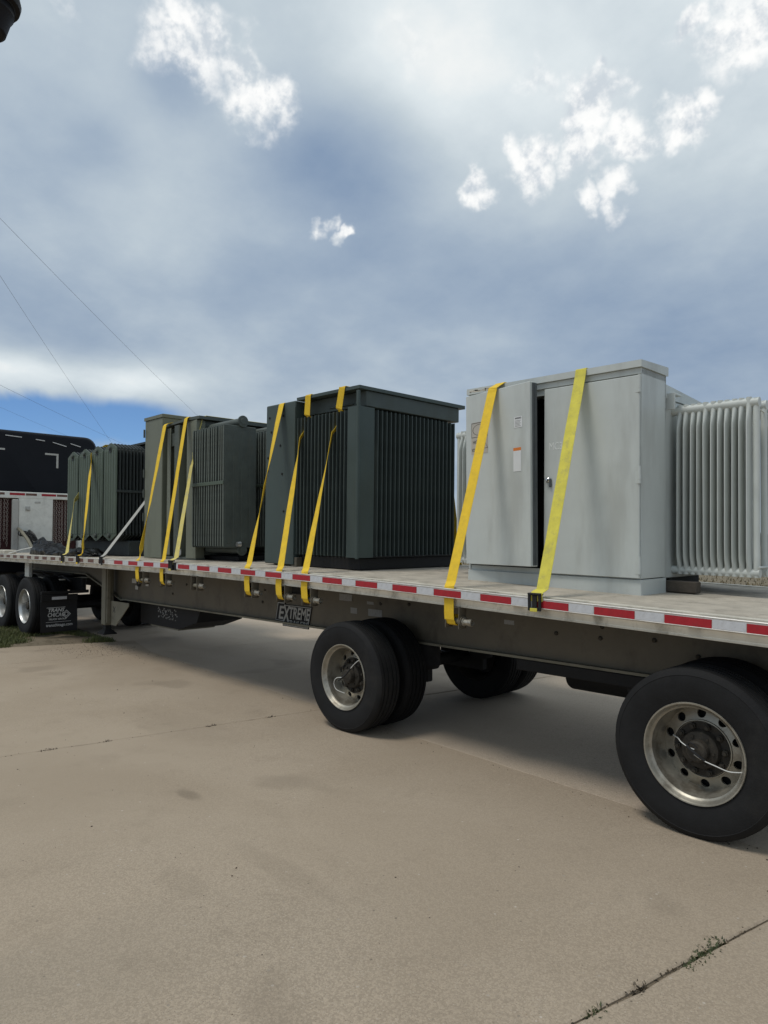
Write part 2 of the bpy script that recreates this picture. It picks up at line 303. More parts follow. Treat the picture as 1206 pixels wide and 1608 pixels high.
# ------------------------------------------------------------------ mesh helpers
def recalc(me):
    bm = bmesh.new(); bm.from_mesh(me); bmesh.ops.recalc_face_normals(bm, faces=bm.faces); bm.to_mesh(me); bm.free()
class MB:
    def __init__(s): s.v = []; s.f = []; s.mi = []
    def add(s, vs, fs, mi=0):
        o = len(s.v); s.v += [tuple(p) for p in vs]; s.f += [tuple(i + o for i in f) for f in fs]; s.mi += [mi] * len(fs); return s
    def box(s, x0, x1, y0, y1, z0, z1, b=0.0, mi=0):
        if b <= 0:
            vs = [(x, y, z) for x in (x0, x1) for y in (y0, y1) for z in (z0, z1)]
            return s.add(vs, [(0, 1, 3, 2), (4, 6, 7, 5), (0, 4, 5, 1), (2, 3, 7, 6), (0, 2, 6, 4), (1, 5, 7, 3)], mi)
        X, Y, Z = (x0, x1), (y0, y1), (z0, z1); vs = []; ix = {}
        for i in (0, 1):
            for j in (0, 1):
                for k in (0, 1):
                    xi = X[i] + (b if i == 0 else -b); yi = Y[j] + (b if j == 0 else -b); zi = Z[k] + (b if k == 0 else -b)
                    ix[i, j, k] = len(vs); vs += [(X[i], yi, zi), (xi, Y[j], zi), (xi, yi, Z[k])]
        g = lambda i, j, k, a: ix[i, j, k] + a
        fs = []
        for i in (0, 1):
            fs.append((g(i, 0, 0, 0), g(i, 1, 0, 0), g(i, 1, 1, 0), g(i, 0, 1, 0)))
            fs.append((g(0, i, 0, 1), g(1, i, 0, 1), g(1, i, 1, 1), g(0, i, 1, 1)))
            fs.append((g(0, 0, i, 2), g(1, 0, i, 2), g(1, 1, i, 2), g(0, 1, i, 2)))
            for j in (0, 1):
                fs.append((g(i, j, 0, 0), g(i, j, 0, 1), g(i, j, 1, 1), g(i, j, 1, 0)))
                fs.append((g(i, 0, j, 0), g(i, 0, j, 2), g(i, 1, j, 2), g(i, 1, j, 0)))
                fs.append((g(0, i, j, 1), g(0, i, j, 2), g(1, i, j, 2), g(1, i, j, 1)))
                for k in (0, 1): fs.append((g(i, j, k, 0), g(i, j, k, 1), g(i, j, k, 2)))
        return s.add(vs, fs, mi)
    def loft(s, rings, cap=True, closed=True, mi=0):
        n = len(rings[0]); vs = [p for r in rings for p in r]; fs = []
        for a in range(len(rings) - 1):
            for i in range(n if closed else n - 1):
                j = (i + 1) % n
                fs.append((a * n + i, a * n + j, (a + 1) * n + j, (a + 1) * n + i))
        if cap and closed:
            fs.append(tuple(range(n))); fs.append(tuple((len(rings) - 1) * n + i for i in range(n)))
        return s.add(vs, fs, mi)
    def tube(s, path, r, n=10, cap=True, mi=0):
        rings = []; path = [Vector(p) for p in path]; m = len(path)
        for i, p in enumerate(path):
            d = (path[min(i + 1, m - 1)] - path[max(i - 1, 0)]).normalized()
            a = d.orthogonal().normalized() if i == 0 else (pa - d * pa.dot(d)).normalized()
            pa = a; c = d.cross(a); rr = r[i] if isinstance(r, (list, tuple)) else r
            rings.append([p + (a * math.cos(t) + c * math.sin(t)) * rr for t in [2 * math.pi * q / n for q in range(n)]])
        return s.loft(rings, cap, True, mi)
    def lathe(s, prof, n=32, c=(0, 0, 0), axis='y', mi=0, closed=False):
        rings = []
        for q in range(n):
            t = 2 * math.pi * q / n; ring = []
            for r, h in prof:
                if axis == 'y': ring.append((c[0] + r * math.cos(t), c[1] + h, c[2] + r * math.sin(t)))
                elif axis == 'x': ring.append((c[0] + h, c[1] + r * math.cos(t), c[2] + r * math.sin(t)))
                else: ring.append((c[0] + r * math.cos(t), c[1] + r * math.sin(t), c[2] + h))
            rings.append(ring)
        m = len(prof); vs = [p for r in rings for p in r]; fs = []
        for a in range(n):
            b_ = (a + 1) % n
            for i in range(m if closed else m - 1):
                j = (i + 1) % m
                fs.append((a * m + i, a * m + j, b_ * m + j, b_ * m + i))
        return s.add(vs, fs, mi)
    def prism(s, poly, y0, y1, plane='xz', mi=0):
        def P3(p, q):
            return {'xz': (p[0], q, p[1]), 'xy': (p[0], p[1], q), 'yz': (q, p[0], p[1])}[plane]
        n = len(poly)
        return s.add([P3(p, y0) for p in poly] + [P3(p, y1) for p in poly],
                     [tuple(range(n)), tuple(range(n, 2 * n))] + [(i, (i + 1) % n, n + (i + 1) % n, n + i) for i in range(n)], mi)
    def mesh(s, name, smooth=35):
        me = bpy.data.meshes.new(name); me.from_pydata(s.v, [], s.f); recalc(me)
        if any(s.mi): me.polygons.foreach_set('material_index', s.mi)
        if smooth:
            me.polygons.foreach_set('use_smooth', [True] * len(me.polygons)); me.set_sharp_from_angle(angle=R(smooth))
        me.update(); return me
    def build(s, name, m, parent=None, org=(0, 0, 0), smooth=35):
        if parent is not None and parent.get('_org') is not None: org = parent['_org']
        if any(org): s.v = [(a - org[0], b_ - org[1], c - org[2]) for a, b_, c in s.v]
        me = s.mesh(name, smooth)
        for q in (m if isinstance(m, (list, tuple)) else [m]): me.materials.append(MATS[q])
        o = bpy.data.objects.new(name, me); COL.objects.link(o); o.parent = parent
        if parent is None: o.location = org
        if parent is not None and parent.get('_org') is not None: o['_org'] = list(parent['_org'])
        return o
def tag(o, label, cat=None, group=None, kind=None):
    if label: o['label'] = label
    if cat: o['category'] = cat
    if group: o['group'] = group
    if kind: o['kind'] = kind
    return o
def empty(name, loc, rot=(0, 0, 0), world_coords=False):
    o = bpy.data.objects.new(name, None); COL.objects.link(o); o.location = loc; o.rotation_euler = rot; o.empty_display_size = .2
    if world_coords: o['_org'] = list(loc)
    return o
def inst(name, me, parent, loc, rot=(0, 0, 0), scale=(1, 1, 1)):
    """one more piece sharing mesh data; loc in the parent's frame (world when the parent is built in world coordinates)"""
    o = bpy.data.objects.new(name, me); COL.objects.link(o); o.parent = parent
    og = parent.get('_org') if parent is not None else None
    o.location = (loc[0] - og[0], loc[1] - og[1], loc[2] - og[2]) if og is not None else loc
    o.rotation_euler = rot; o.scale = scale
    return o
def M1(mb, name, m, smooth=35):
    me = mb.mesh(name, smooth)
    for q in (m if isinstance(m, (list, tuple)) else [m]): me.materials.append(MATS[q])
    return me
def text_mesh(txt, size, shear=0.0, offset=0.0, ext=.0008, spacing=1.0):
    c = bpy.data.curves.new('t', 'FONT'); c.body = txt; c.size = size; c.shear = shear; c.offset = offset; c.extrude = ext
    c.align_x = 'LEFT'; c.space_character = spacing; c.resolution_u = 3
    o = bpy.data.objects.new('t', c); COL.objects.link(o)
    dg = bpy.context.evaluated_depsgraph_get(); dg.update()
    me = bpy.data.meshes.new_from_object(o.evaluated_get(dg)); bpy.data.objects.remove(o)
    return me
def put_text(name, txt, size, m, parent, loc, facing='-y', shear=0., offset=0., spacing=1.0, width=None, tilt=0.0):
    me = text_mesh(txt, size, shear, offset, spacing=spacing); me.materials.clear(); me.materials.append(MATS[m])
    sx = 1.0
    if width:
        xs = [v.co.x for v in me.vertices]; sx = width / (max(xs) - min(xs))
    rot = (R(90), tilt, 0) if facing == '-y' else (R(90), 0, R(90))
    return inst(name, me, parent, loc, rot, (sx, 1, 1))

# ------------------------------------------------------------------ trailer deck line (arched flatbed)
CAMB = [(-16, 1.442), (-12, 1.451), (-10, 1.454), (-8, 1.452), (-7, 1.445), (-5, 1.414), (-3.7, 1.380), (-1.95, 1.326), (-1.22, 1.304), (.5, 1.25)]
def _lin(x):
    if x <= CAMB[0][0]: return CAMB[0][1]
    for (a, za), (b_, zb) in zip(CAMB, CAMB[1:]):
        if x <= b_: return za + (zb - za) * (x - a) / (b_ - a)
    return CAMB[-1][1]
def dz(x): return sum(_lin(x + q * .15) for q in range(-5, 6)) / 11
def slope(x): return math.atan(-(dz(x + .3) - dz(x - .3)) / .6)
GROUND_Z = .025          # level of the concrete under the wheels
Y0, Y1, YC = 4.05, 6.65, 5.35
XF, XR = -15.25, -0.6

# ------------------------------------------------------------------ ground
f = MB(); S = 3000
f.add([(-S, -S, -.16), (S, -S, -.16), (S, S, -.16), (-S, S, -.16)], [(0, 1, 2, 3)])
tag(f.build('ground', 'field_soil', smooth=0), 'dry tan field reaching to the horizon', kind='structure')
pave = MB(); pave.box(-60, 30, -12, 27, -.15, -.0085)
pave = pave.build('pavement', 'joint_soil', smooth=0); tag(pave, 'tan concrete pavement of large slabs with weedy joints', kind='structure')
def aline(X, k): return 4.165 - .073 * X + 4.65 * k         # joints running along the trailer
def cline(k, Y): return -1.83 + .215 * Y + 4.62 * k          # joints running across
def corner(i, j):
    Y = aline(-5, j)
    for _ in range(12): X = cline(i, Y); Y = aline(X, j)
    return Vector((X, Y, 0))
CEN = 0
for i in range(-10, 5):
    for j in range(-3, 4):
        if j <= 0 and i < -3 + 1 and False: continue
        c4 = [corner(i, j - 1), corner(i + 1, j - 1), corner(i + 1, j), corner(i, j)]
        if j == 0 and i <= -3:      # this row stops at the verge
            if i < -3: continue
            c4[0].x = -13.41 + .397 * c4[0].y; c4[3].x = -13.41 + .397 * c4[3].y
        cen = sum(c4, Vector()) / 4
        g = .0022
        if j <= 0 and i < -3: continue
        h = (.004 if j <= 0 else -.0045) + random.uniform(-.0012, .0012)
        ring = []
        pts = []
        nsub = 70 if (j in (0, 1) and -4 < i < 2) else 14
        for a, b_ in zip(c4, c4[1:] + c4[:1]):
            for q in range(nsub):
                p = a.lerp(b_, q / nsub)
                d = (cen - p).normalized(); jit = (random.uniform(0, .004) + .009 * max(0, math.sin(q * .31 + i * 2 + j) + math.sin(q * .83 + i)) * .5 * math.sin(math.pi * q / nsub)) if q else 0
                pts.append(p + d * (g * 1.4 + jit))
        top = [Vector((p.x, p.y, h - .006)) for p in pts]
        top2 = [Vector((p.x, p.y, h)) + (cen - p).normalized() * .010 for p in pts]
        bot = [Vector((p.x, p.y, -.14)) for p in pts]
        mb = MB(); n = len(pts)
        mb.loft([bot, top, top2], cap=False)
        mb.add(top2, [tuple(range(n))])
        s = mb.build('slab', 'concrete' if j <= 0 else 'concrete_road', pave, smooth=0)
# bare verge with grass where the tractor stands
vg = MB(); gx, gy = 40, 26; vv = []
for i in range(gx + 1):
    for j in range(gy + 1):
        v_ = j / gy; Y = -2.0 + v_ * 6.95 + .15 * math.sin(i * .9)
        xr = -13.36 + .397 * Y + .03 * math.sin(j * 2.1)
        X = xr - (i / gx) ** 1.6 * 14
        edge = min(1, i / 3.0, (gy - j) / 2.0)
        vv.append((X, Y, -.03 + edge * (.035 + .018 * math.sin(i * 1.7 + j) + .015 * math.sin(j * 1.3 - i * .6))))
vg.add(vv, [(i * (gy + 1) + j, (i + 1) * (gy + 1) + j, (i + 1) * (gy + 1) + j + 1, i * (gy + 1) + j + 1) for i in range(gx) for j in range(gy)])
tag(vg.build('verge', 'verge_soil', smooth=60), 'bare soil verge beside the slabs under the tractor', kind='structure')
def blades(name, spots, hmin, hmax, m, label, cat, lean=.5, wid=.004, kind='stuff'):
    mb = MB()
    for (x, y, z) in spots:
        h = random.uniform(hmin, hmax); a = random.uniform(0, 6.28); le = h * lean * random.uniform(.2, 1.2); w = wid * random.uniform(.6, 1.4)
        dx, dy = math.cos(a), math.sin(a); b_ = random.uniform(0, 6.28); lx, ly = math.cos(b_) * le, math.sin(b_) * le
        mb.add([(x - dx * w, y - dy * w, z), (x + dx * w, y + dy * w, z), (x + dx * w * .7 + lx * .4, y + dy * w * .7 + ly * .4, z + h * .6), (x - dx * w * .7 + lx * .4, y - dy * w * .7 + ly * .4, z + h * .6), (x + lx, y + ly, z + h)],
               [(0, 1, 2, 3), (3, 2, 4)])
    o = mb.build(name, m, smooth=0); tag(o, label, cat, kind=kind); return o
sp = []
random.seed(3)
def clump(x, y): return math.sin(x * 2.3 + 1.3 * math.sin(y * 1.9)) + math.sin(y * 3.1 + x * .7) + .6 * math.sin(x * 5.1 - y * 4.3)
while len(sp) < 26000:
    y = random.uniform(2.2, 4.93); x = -13.42 + .397 * y - random.random() ** 1.7 * 5.0 + random.gauss(0, .05)
    if clump(x, y) > -.35 + random.uniform(-.6, .6): sp.append((x, y, .0))
blades('grass', sp, .025, .085, 'grass', 'short green grass on the verge beside the tractor wheels', 'grass', .7, .0045)
sp = [(random.uniform(-50, 20), 27.3 + random.random() ** 2 * 30, -.16) for _ in range(16000)]
blades('dry_grass', sp, .05, .16, 'dry_grass', 'dry tan grass at the edge of the far field', 'grass', .6, .02)
# debris and pebbles
def scatter(name, spots, smin, smax, m, label, cat):
    mb = MB()
    for (x, y, z) in spots:
        r = random.uniform(smin, smax); a = random.uniform(0, 6.28); e = random.uniform(.3, .9)
        ca, sa = math.cos(a) * r, math.sin(a) * r
        ring = [(x + ca * math.cos(t) * 1 - sa * math.sin(t) * e, y + sa * math.cos(t) + ca * math.sin(t) * e) for t in (0, 1.1, 2.2, 3.3, 4.4, 5.4)]
        mb.add([(p[0], p[1], z - .002) for p in ring] + [(x + (p[0] - x) * .6, y + (p[1] - y) * .6, z + r * random.uniform(.5, .8)) for p in ring],
               [(i, (i + 1) % 6, 6 + (i + 1) % 6, 6 + i) for i in range(6)] + [tuple(range(6, 12))])
    tag(mb.build(name, m, smooth=0), label, cat, kind='stuff')
sp = []
for _ in range(1500):
    y = .9 + random.random() ** .7 * 8; x = -10.5 * random.random() ** 1.5
    if y < aline(x, 0) - .03 or y > aline(x, 0) + .03: sp.append((x, y, .004 if y < aline(x, 0) else -.008))
for _ in range(170):
    y = random.uniform(1.6, 4.2); sp.append((cline(0, y) + random.gauss(0, .016), y, .001))
scatter('gravel', sp, .0014, .0050, 'pebble', 'loose grit and pebbles scattered over the concrete', 'gravel')
sp = []
for _ in range(520):
    x = random.gauss(-10.9, .6); y = random.gauss(4.5, .35)
    if y < aline(x, 0) - .02: sp.append((x, y, .004))
for _ in range(60):
    x = random.uniform(-10, -1); sp.append((x, aline(x, 0) - abs(random.gauss(0, .10)) - .02, .004))
for _ in range(40): sp.append((random.uniform(-9, -.5), random.uniform(1.2, 4), .004))
for _ in range(130):
    y = random.uniform(1.6, 4.2); sp.append((cline(0, y) + random.gauss(0, .022), y, .0))
for _ in range(40):
    y = random.uniform(1.2, 4.2); sp.append((cline(-1, y) + random.gauss(0, .012), y, .0))
scatter('leaf_litter', sp, .0025, .008, 'debris', 'dark dead leaf scraps and dirt strewn by the slab joint', 'debris')
# weeds in the joints: each tuft its own little plant
def weed(cx, cy, rx, ry, n, label, cat='weed', h=(.006, .028), m='weed'):
    random.seed(int(abs(cx * 1000 + cy * 77)))
    sp = [(cx + max(-1.5, min(1.5, random.gauss(0, 1))) * rx, cy + max(-1.5, min(1.5, random.gauss(0, 1))) * ry, -.012) for _ in range(n)]
    blades('joint_weed', sp, h[0], h[1], m, label, cat, 1.1, .0065, kind=None)
def onc(k, Y): return cline(k, Y)
weed(onc(0, 3.02) + .0, 3.02, .020, .10, 420, 'largest green weed tuft in the joint at lower right')
weed(onc(0, 2.62), 2.62, .015, .03, 70, 'small brown weed below the largest joint tuft at lower right', m='debris')
weed(onc(0, 2.36), 2.36, .014, .03, 60, 'weed at the bottom edge of the lower right joint')
weed(onc(-1, 2.05), 2.05, .018, .035, 90, 'dark weed tuft at the left end of the thin joint', m='debris')
weed(onc(-1, 2.5), 2.5, .012, .02, 40, 'tiny weed in the thin joint, second from its left end', m='debris')
weed(onc(-1, 3.38), 3.38, .014, .03, 70, 'small weed midway along the thin joint left of the middle wheel', m='debris')
weed(onc(-1, 3.95), 3.95, .014, .03, 60, 'small weed in the thin joint nearest the middle wheel', m='debris')

# ------------------------------------------------------------------ wheels
def tyre_mb(Rr=.489, w=.275):
    h = w / 2; p = [(.276, -h + .035), (.289, -h + .018), (.335, -h + .006), (.385, -h), (.42, -h + .001), (.446, -h + .005), (.449, -h + .003), (.455, -h + .007), (.466, -h + .012), (Rr - .014, -h + .020), (Rr - .004, -h + .030)]
    ys = [-.072, -.026, .026, .072]
    for yg in ys:
        crown = lambda y: Rr - .10 * y * y
        p += [(crown(yg - .007), yg - .007), (Rr - .013, yg - .005), (Rr - .013, yg + .005), (crown(yg + .007), yg + .007)]
    left = [q for q in p[:11]]
    p += [(r, -y) for r, y in reversed(left)]
    return MB().lathe(p, 72, axis='y', closed=True)
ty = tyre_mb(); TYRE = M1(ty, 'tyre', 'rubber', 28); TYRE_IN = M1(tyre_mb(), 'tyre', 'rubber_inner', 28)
def disc_holes(mb, ri, ro, yi, yo, rh, rc, nh, n=24, mi=0):
    half = math.pi / nh
    for k in range(nh):
        t0 = 2 * math.pi * k / nh
        inner, outer = [], []
        for q in range(n):
            a = 2 * math.pi * q / n; ca, sa = math.cos(a), math.sin(a)
            # hole point in (theta, r)
            inner.append((t0 + rh * sa / rc, rc + rh * ca))
            s_ = max(abs(ca), abs(sa)); u, v = ca / s_, sa / s_
            outer.append((t0 + half * v, (ro + (ri + ro) / 2 * 0 - rc) * u + rc if u > 0 else rc + (rc - ri) * u))
        def pt(t, r):
            y = yi + (yo - yi) * (r - ri) / (ro - ri)
            return (r * math.cos(t), y, r * math.sin(t))
        back = [(pt(t, r)[0], pt(t, r)[1] + .018, pt(t, r)[2]) for t, r in inner]
        mb.loft([[pt(t, r) for t, r in outer], [pt(t, r) for t, r in inner], back], cap=False, mi=mi)
def rim_mb(nh=10):
    mb = MB()
    mb.lathe([(.300, .012), (.306, .004), (.303, -.003), (.296, -.002), (.289, .008), (.283, .022), (.276, .030), (.268, .036), (.264, .055), (.262, .085), (.258, .105), (.254, .125), (.252, .150), (.246, .172)], 64)
    disc_holes(mb, .178, .246, .150, .172, .0270, .213, nh)
    mb.lathe([(.178, .150), (.176, .140), (.171, .139), (.166, .149), (.10, .151)], 48)
    return mb
def shrink(mb, k=.957):
    mb.v = [(x * k, y, z * k) for x, y, z in mb.v]; return mb
RIM = M1(shrink(rim_mb()), 'rim', 'rim_alloy', 40); RIM_POL = M1(shrink(rim_mb()), 'rim', 'rim_polished', 40)
hub = MB().lathe([(.157, .154), (.157, .143), (.118, .140), (.112, .128), (.106, .104), (.100, .100), (.064, .098), (.061, .052), (.052, .043), (.0, .041)], 40)
for k in range(6):
    a = k * math.pi / 3 + .2; hub.lathe([(.009, .100), (.009, .088), (.0, .087)], 6, c=(.083 * math.cos(a), 0, .083 * math.sin(a)))
HUB = M1(hub, 'hub', 'hub_rust', 40)
NUT = M1(MB().lathe([(.0185, .144), (.0185, .120), (.012, .118), (.012, .106), (0, .105)], 6), 'lug_nut', 'hub_rust', 20)
DRUM = M1(MB().lathe([(.228, .215), (.228, .42), (.06, .42)], 40).lathe([(.0, .216), (.228, .216)], 40), 'brake_drum', 'black_steel')
RIM_BARREL = M1(MB().lathe([(.286, .265), (.275, .25), (.262, .24), (.258, .20), (.258, .50), (.28, .60), (.286, .612)], 48), 'rim_barrel', 'hub_rust')
def make_wheel(parent, X, Yface, sgn, rim, spin, hose=None, label=None, zc=.511):
    """dual wheel assembly; sgn=+1 face looks towards -Y"""
    rz = 0 if sgn > 0 else math.pi
    w = inst('wheel', rim, parent, (X, Yface, zc), (0, spin, rz))
    if label: w['label'] = label
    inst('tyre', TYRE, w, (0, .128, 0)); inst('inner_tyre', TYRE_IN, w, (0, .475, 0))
    inst('rim_barrel', RIM_BARREL, w, (0, 0, 0)); inst('brake_drum', DRUM, w, (0, 0, 0)); inst('hub', HUB, w, (0, 0, 0))
    for k in range(10):
        a = 2 * math.pi * (k + .5) / 10
        inst('lug_nut', NUT, w, (.136 * math.cos(a), 0, .136 * math.sin(a)))
    return w
def hose_mesh(paths):
    mb = MB()
    for pts, r, mi in paths:
        # smooth the control points
        P_ = [Vector(p) for p in pts]; out = []
        for i in range(len(P_) - 1):
            p0 = P_[max(i - 1, 0)]; p1 = P_[i]; p2 = P_[i + 1]; p3 = P_[min(i + 2, len(P_) - 1)]
            for q in range(6):
                t = q / 6
                out.append(.5 * ((2 * p1) + (p2 - p0) * t + (2 * p0 - 5 * p1 + 4 * p2 - p3) * t * t + (3 * p1 - p0 - 3 * p2 + p3) * t ** 3))
        out.append(P_[-1]); mb.tube(out, r, 8, mi=mi)
    return mb

# ------------------------------------------------------------------ flatbed trailer
TR = empty('flatbed_trailer', (-8, YC, 0), world_coords=True)
tag(TR, 'long arched aluminium flatbed trailer with two spread axles carrying the transformers', 'trailer')
ST = [XF + (XR - XF) * i / 36 for i in range(37)]
def sweepx(mb, sect, xs=ST, zf=dz, mi=0):
    return mb.loft([[(x, y, zf(x) + z) for y, z in sect] for x in xs], mi=mi)
deck = sweepx(MB(), [(4.16, -.05), (6.54, -.05), (6.54, -.032), (4.16, -.032)]).build('deck', 'black_steel', TR)
npl = 11; pw = (6.52 - 4.19) / npl
for i in range(npl):
    a = 4.19 + i * pw + .004; b_ = a + pw - .008
    sec = [(a, -.030), (a, -.003), (a + .004, 0)]
    for q in range(1, 5):
        y = a + (b_ - a) * q / 5; sec += [(y - .006, 0), (y - .003, -.004), (y + .003, -.004), (y + .006, 0)]
    sec += [(b_ - .004, 0), (b_, -.003), (b_, -.030)]
    sweepx(MB(), sec).build('floor_plank', 'plank', deck)
for sd in (1, -1):
    fy = (lambda y: y) if sd > 0 else (lambda y: Y0 + Y1 - y)
    side = sweepx(MB(), [(fy(y), z) for y, z in [(4.105, .006), (4.185, .006), (4.185, -.004), (4.118, -.006), (4.118, -.118), (4.150, -.124), (4.150, -.136), (4.098, -.136), (4.098, -.128), (4.105, -.120), (4.105, -.076), (4.101, -.072), (4.105, -.068)]]).build('side_rail', 'rail_alu', TR)
    rub = sweepx(MB(), [(fy(y), z) for y, z in [(4.062, -.001), (4.058, .002), (4.050, .002), (4.047, -.002), (4.051, -.006), (4.051, -.062), (4.047, -.066), (4.050, -.070), (4.058, -.070), (4.062, -.066)]]).build('rub_rail', 'rub_rail', TR)
    SP = M1(MB().box(-.035, .035, -.0215, .0215, -.062, -.008, .003), 'rub_rail_spacer', 'rail_alu')
    x = XF + .2
    while x < XR: inst('rub_rail_spacer', SP, rub, (x, fy(4.0835), dz(x)), (0, slope(x), 0)); x += .61
    if sd > 0:
        def seg(w): return MB().box(0, w, -.0016, 0, -.0245, .0245)
        TRd = M1(seg(.268), 'red_tape', 'tape_red', 0); TWh = M1(seg(.176), 'white_tape', 'tape_white', 0)
        TRo = M1(seg(.205), 'red_tape', 'tape_red_old', 0); TWo = M1(seg(.160), 'white_tape', 'tape_white_old', 0)
        for k in range(-1, 19):
            x = -1.326 - .4515 * k
            if x < -9.7 or x + .27 > XR: continue
            inst('red_tape', TRd, rub, (x, 4.0502, dz(x + .13) - .034), (0, slope(x + .13), 0))
            if x + .45 < XR: inst('white_tape', TWh, rub, (x + .272, 4.0502, dz(x + .36) - .034), (0, slope(x + .36), 0))
        x = -9.98
        while x > XF + .4:
            inst('red_tape', TRo, rub, (x, 4.0502, dz(x) - .034), (0, slope(x), 0))
            inst('white_tape', TWo, rub, (x - .165, 4.0502, dz(x) - .034), (0, slope(x), 0)); x -= .385
        # joint cover where the rail is spliced
        xb = -7.74; MB().box(xb - .05, xb + .05, 4.043, 4.060, dz(xb) - .085, dz(xb) + .012, .004).build('rail_splice', 'black_steel', rub)
# main beams
def zbot(x):
    if x > -10.95: return .765 + .006 * (x + 8) / 7
    if x > -12.4: return .75 + (.36) * (-10.95 - x) / 1.45
    return 1.11
BX = sorted(set(ST + [-10.95, -12.4]))
for sd in (1, -1):
    fy = (lambda y: y) if sd > 0 else (lambda y: Y0 + Y1 - y)
    mb = MB()
    mb.loft([[(x, fy(4.85), zbot(x) + .018), (x, fy(4.862), zbot(x) + .018), (x, fy(4.862), dz(x) - .075), (x, fy(4.85), dz(x) - .075)] for x in BX])
    beam = mb.build('main_beam', 'beam', TR)
    mb = MB(); mb.loft([[(x, fy(4.80), zbot(x)), (x, fy(4.92), zbot(x)), (x, fy(4.92), zbot(x) + .020), (x, fy(4.80), zbot(x) + .020)] for x in BX])
    mb.build('bottom_flange', 'beam_light', beam)
    mb = MB(); mb.loft([[(x, fy(4.80), dz(x) - .075), (x, fy(4.92), dz(x) - .075), (x, fy(4.92), dz(x) - .055), (x, fy(4.80), dz(x) - .055)] for x in BX])
    mb.build('top_flange', 'beam', beam)
    mb = MB(); mb.loft([[(x, fy(4.842), dz(x) - .305), (x, fy(4.85), dz(x) - .305), (x, fy(4.85), dz(x) - .075), (x, fy(4.842), dz(x) - .075)] for x in BX if x > -10.9])
    mb.build('doubler_plate', 'beam', beam)
    if sd > 0:
        BOLT = M1(MB().lathe([(.017, 0), (.017, -.006), (.011, -.012), (0, -.013)], 12), 'bolt', 'hub_rust')
        for (px, pz) in ((-7.0, 1.13), (-7.05, .98), (-6.25, 1.20), (-5.0, 1.10), (-5.0, .92), (-4.6, 1.12), (-4.1, 1.10), (-3.95, .98), (-3.0, 1.0), (-2.62, 1.0), (-2.6, 1.09), (-2.2, 1.03), (-2.15, 1.10), (-1.9, .95), (-8.9, 1.1), (-9.3, .95)):
            inst('bolt', BOLT, beam, (px, 4.842 if pz > dz(px) - .305 else 4.85, pz))
        # oval opening: raised rim, black fill standing in for the dark inside
        mb = MB(); n = 28
        def stad(a, h, y):
            out = []
            for q in range(n):
                t = 2 * math.pi * q / n; cx = a if math.cos(t) > 0 else -a
                out.append((-6.36 + cx + h * math.cos(t), y, 1.165 + h * math.sin(t)))
            return out
        mb.loft([stad(.09, .052, 4.842), stad(.09, .050, 4.828), stad(.09, .038, 4.828), stad(.088, .034, 4.839)], cap=False)
        mb.add(stad(.088, .034, 4.839), [tuple(range(n))])
        mb.build('oval_opening', 'black_steel', beam)
        ST1 = M1(MB().box(0, .20, -.0015, 0, -.035, .035), 'sticker', 'ink_grey', 0); ST2 = M1(MB().box(0, .10, -.0015, 0, -.03, .03), 'sticker', 'ink_grey', 0)
        for (X, Z, q) in ((-5.62, 1.13, ST1), (-5.20, 1.11, ST2), (-5.45, 1.0, ST2), (-5.18, 1.0, ST1), (-3.5, 1.06, ST2)): inst('sticker', q, beam, (X, 4.8415 if Z > 1.11 else 4.8495, Z))
        for (X, Z, q) in ((-10.62, 1.08, ST1), (-10.15, 1.05, ST2), (-10.5, .98, ST2)):
            o = inst('sticker', q, beam, (X, 4.8415, Z)); o.data = o.data.copy(); o.data.materials[0] = MATS['sticker']
        inst('round_reflector', M1(MB().lathe([(.062, 0), (.062, -.012), (.05, -.016), (0, -.016)], 24), 'round_reflector', 'ink_black'), beam, (-10.38, 4.842, 1.06))
# badge plate with lettering
bz = .90; bx = -6.746
bp = MB().prism([(bx - .03, bz - .115), (bx + .12, bz - .115), (bx + .12, bz - .165), (bx + .60, bz - .165), (bx + .66, bz + .085), (bx + .16, bz + .085), (bx + .16, bz + .11), (bx + .02, bz + .11)], 4.838, 4.8495).build('badge', 'ink_black', TR)
def outline(poly, w, y0, y1, c):
    mb = MB(); n = len(poly)
    ins = [(c[0] + (p[0] - c[0]) * (1 - w / .3), c[1] + (p[1] - c[1]) * (1 - w / .12)) for p in poly]
    mb.loft([[(p[0], y0, p[1]) for p in poly], [(p[0], y0, p[1]) for p in ins], [(p[0], y1, p[1]) for p in ins], [(p[0], y1, p[1]) for p in poly]], cap=False)
    return mb
outline([(bx - .022, bz - .108), (bx + .128, bz - .108), (bx + .128, bz - .158), (bx + .594, bz - .158), (bx + .652, bz + .078), (bx + .153, bz + .078), (bx + .153, bz + .103), (bx + .025, bz + .103)], .010, 4.8370, 4.8385, (bx + .31, bz - .02)).build('badge_outline', 'badge_white', bp)
put_text('badge_lettering', 'E', .21, 'badge_white', bp, (bx + .03, 4.8372, bz - .085), shear=.2, offset=.004, width=.115)
put_text('badge_lettering', 'X', .27, 'badge_white', bp, (bx + .125, 4.8366, bz - .115), shear=.2, offset=.005, width=.15)
put_text('badge_lettering', 'TREME', .185, 'badge_white', bp, (bx + .235, 4.8372, bz - .068), shear=.2, offset=.004, width=.385)
put_text('badge_lettering', 'TRAILERS', .075, 'badge_white', bp, (bx + .19, 4.8372, bz - .142), shear=.2, offset=.001, width=.40)
# cross members
CM = M1(MB().box(-.03, .03, 4.16 - YC, 6.54 - YC, -.054, -.051).box(-.004, .004, 4.16 - YC, 6.54 - YC, -.125, -.054).box(-.03, .03, 4.16 - YC, 6.54 - YC, -.128, -.125), 'cross_member', 'beam')
x = XF + .3
while x < XR: inst('cross_member', CM, TR, (x, YC, dz(x)), (0, slope(x), 0)); x += .62
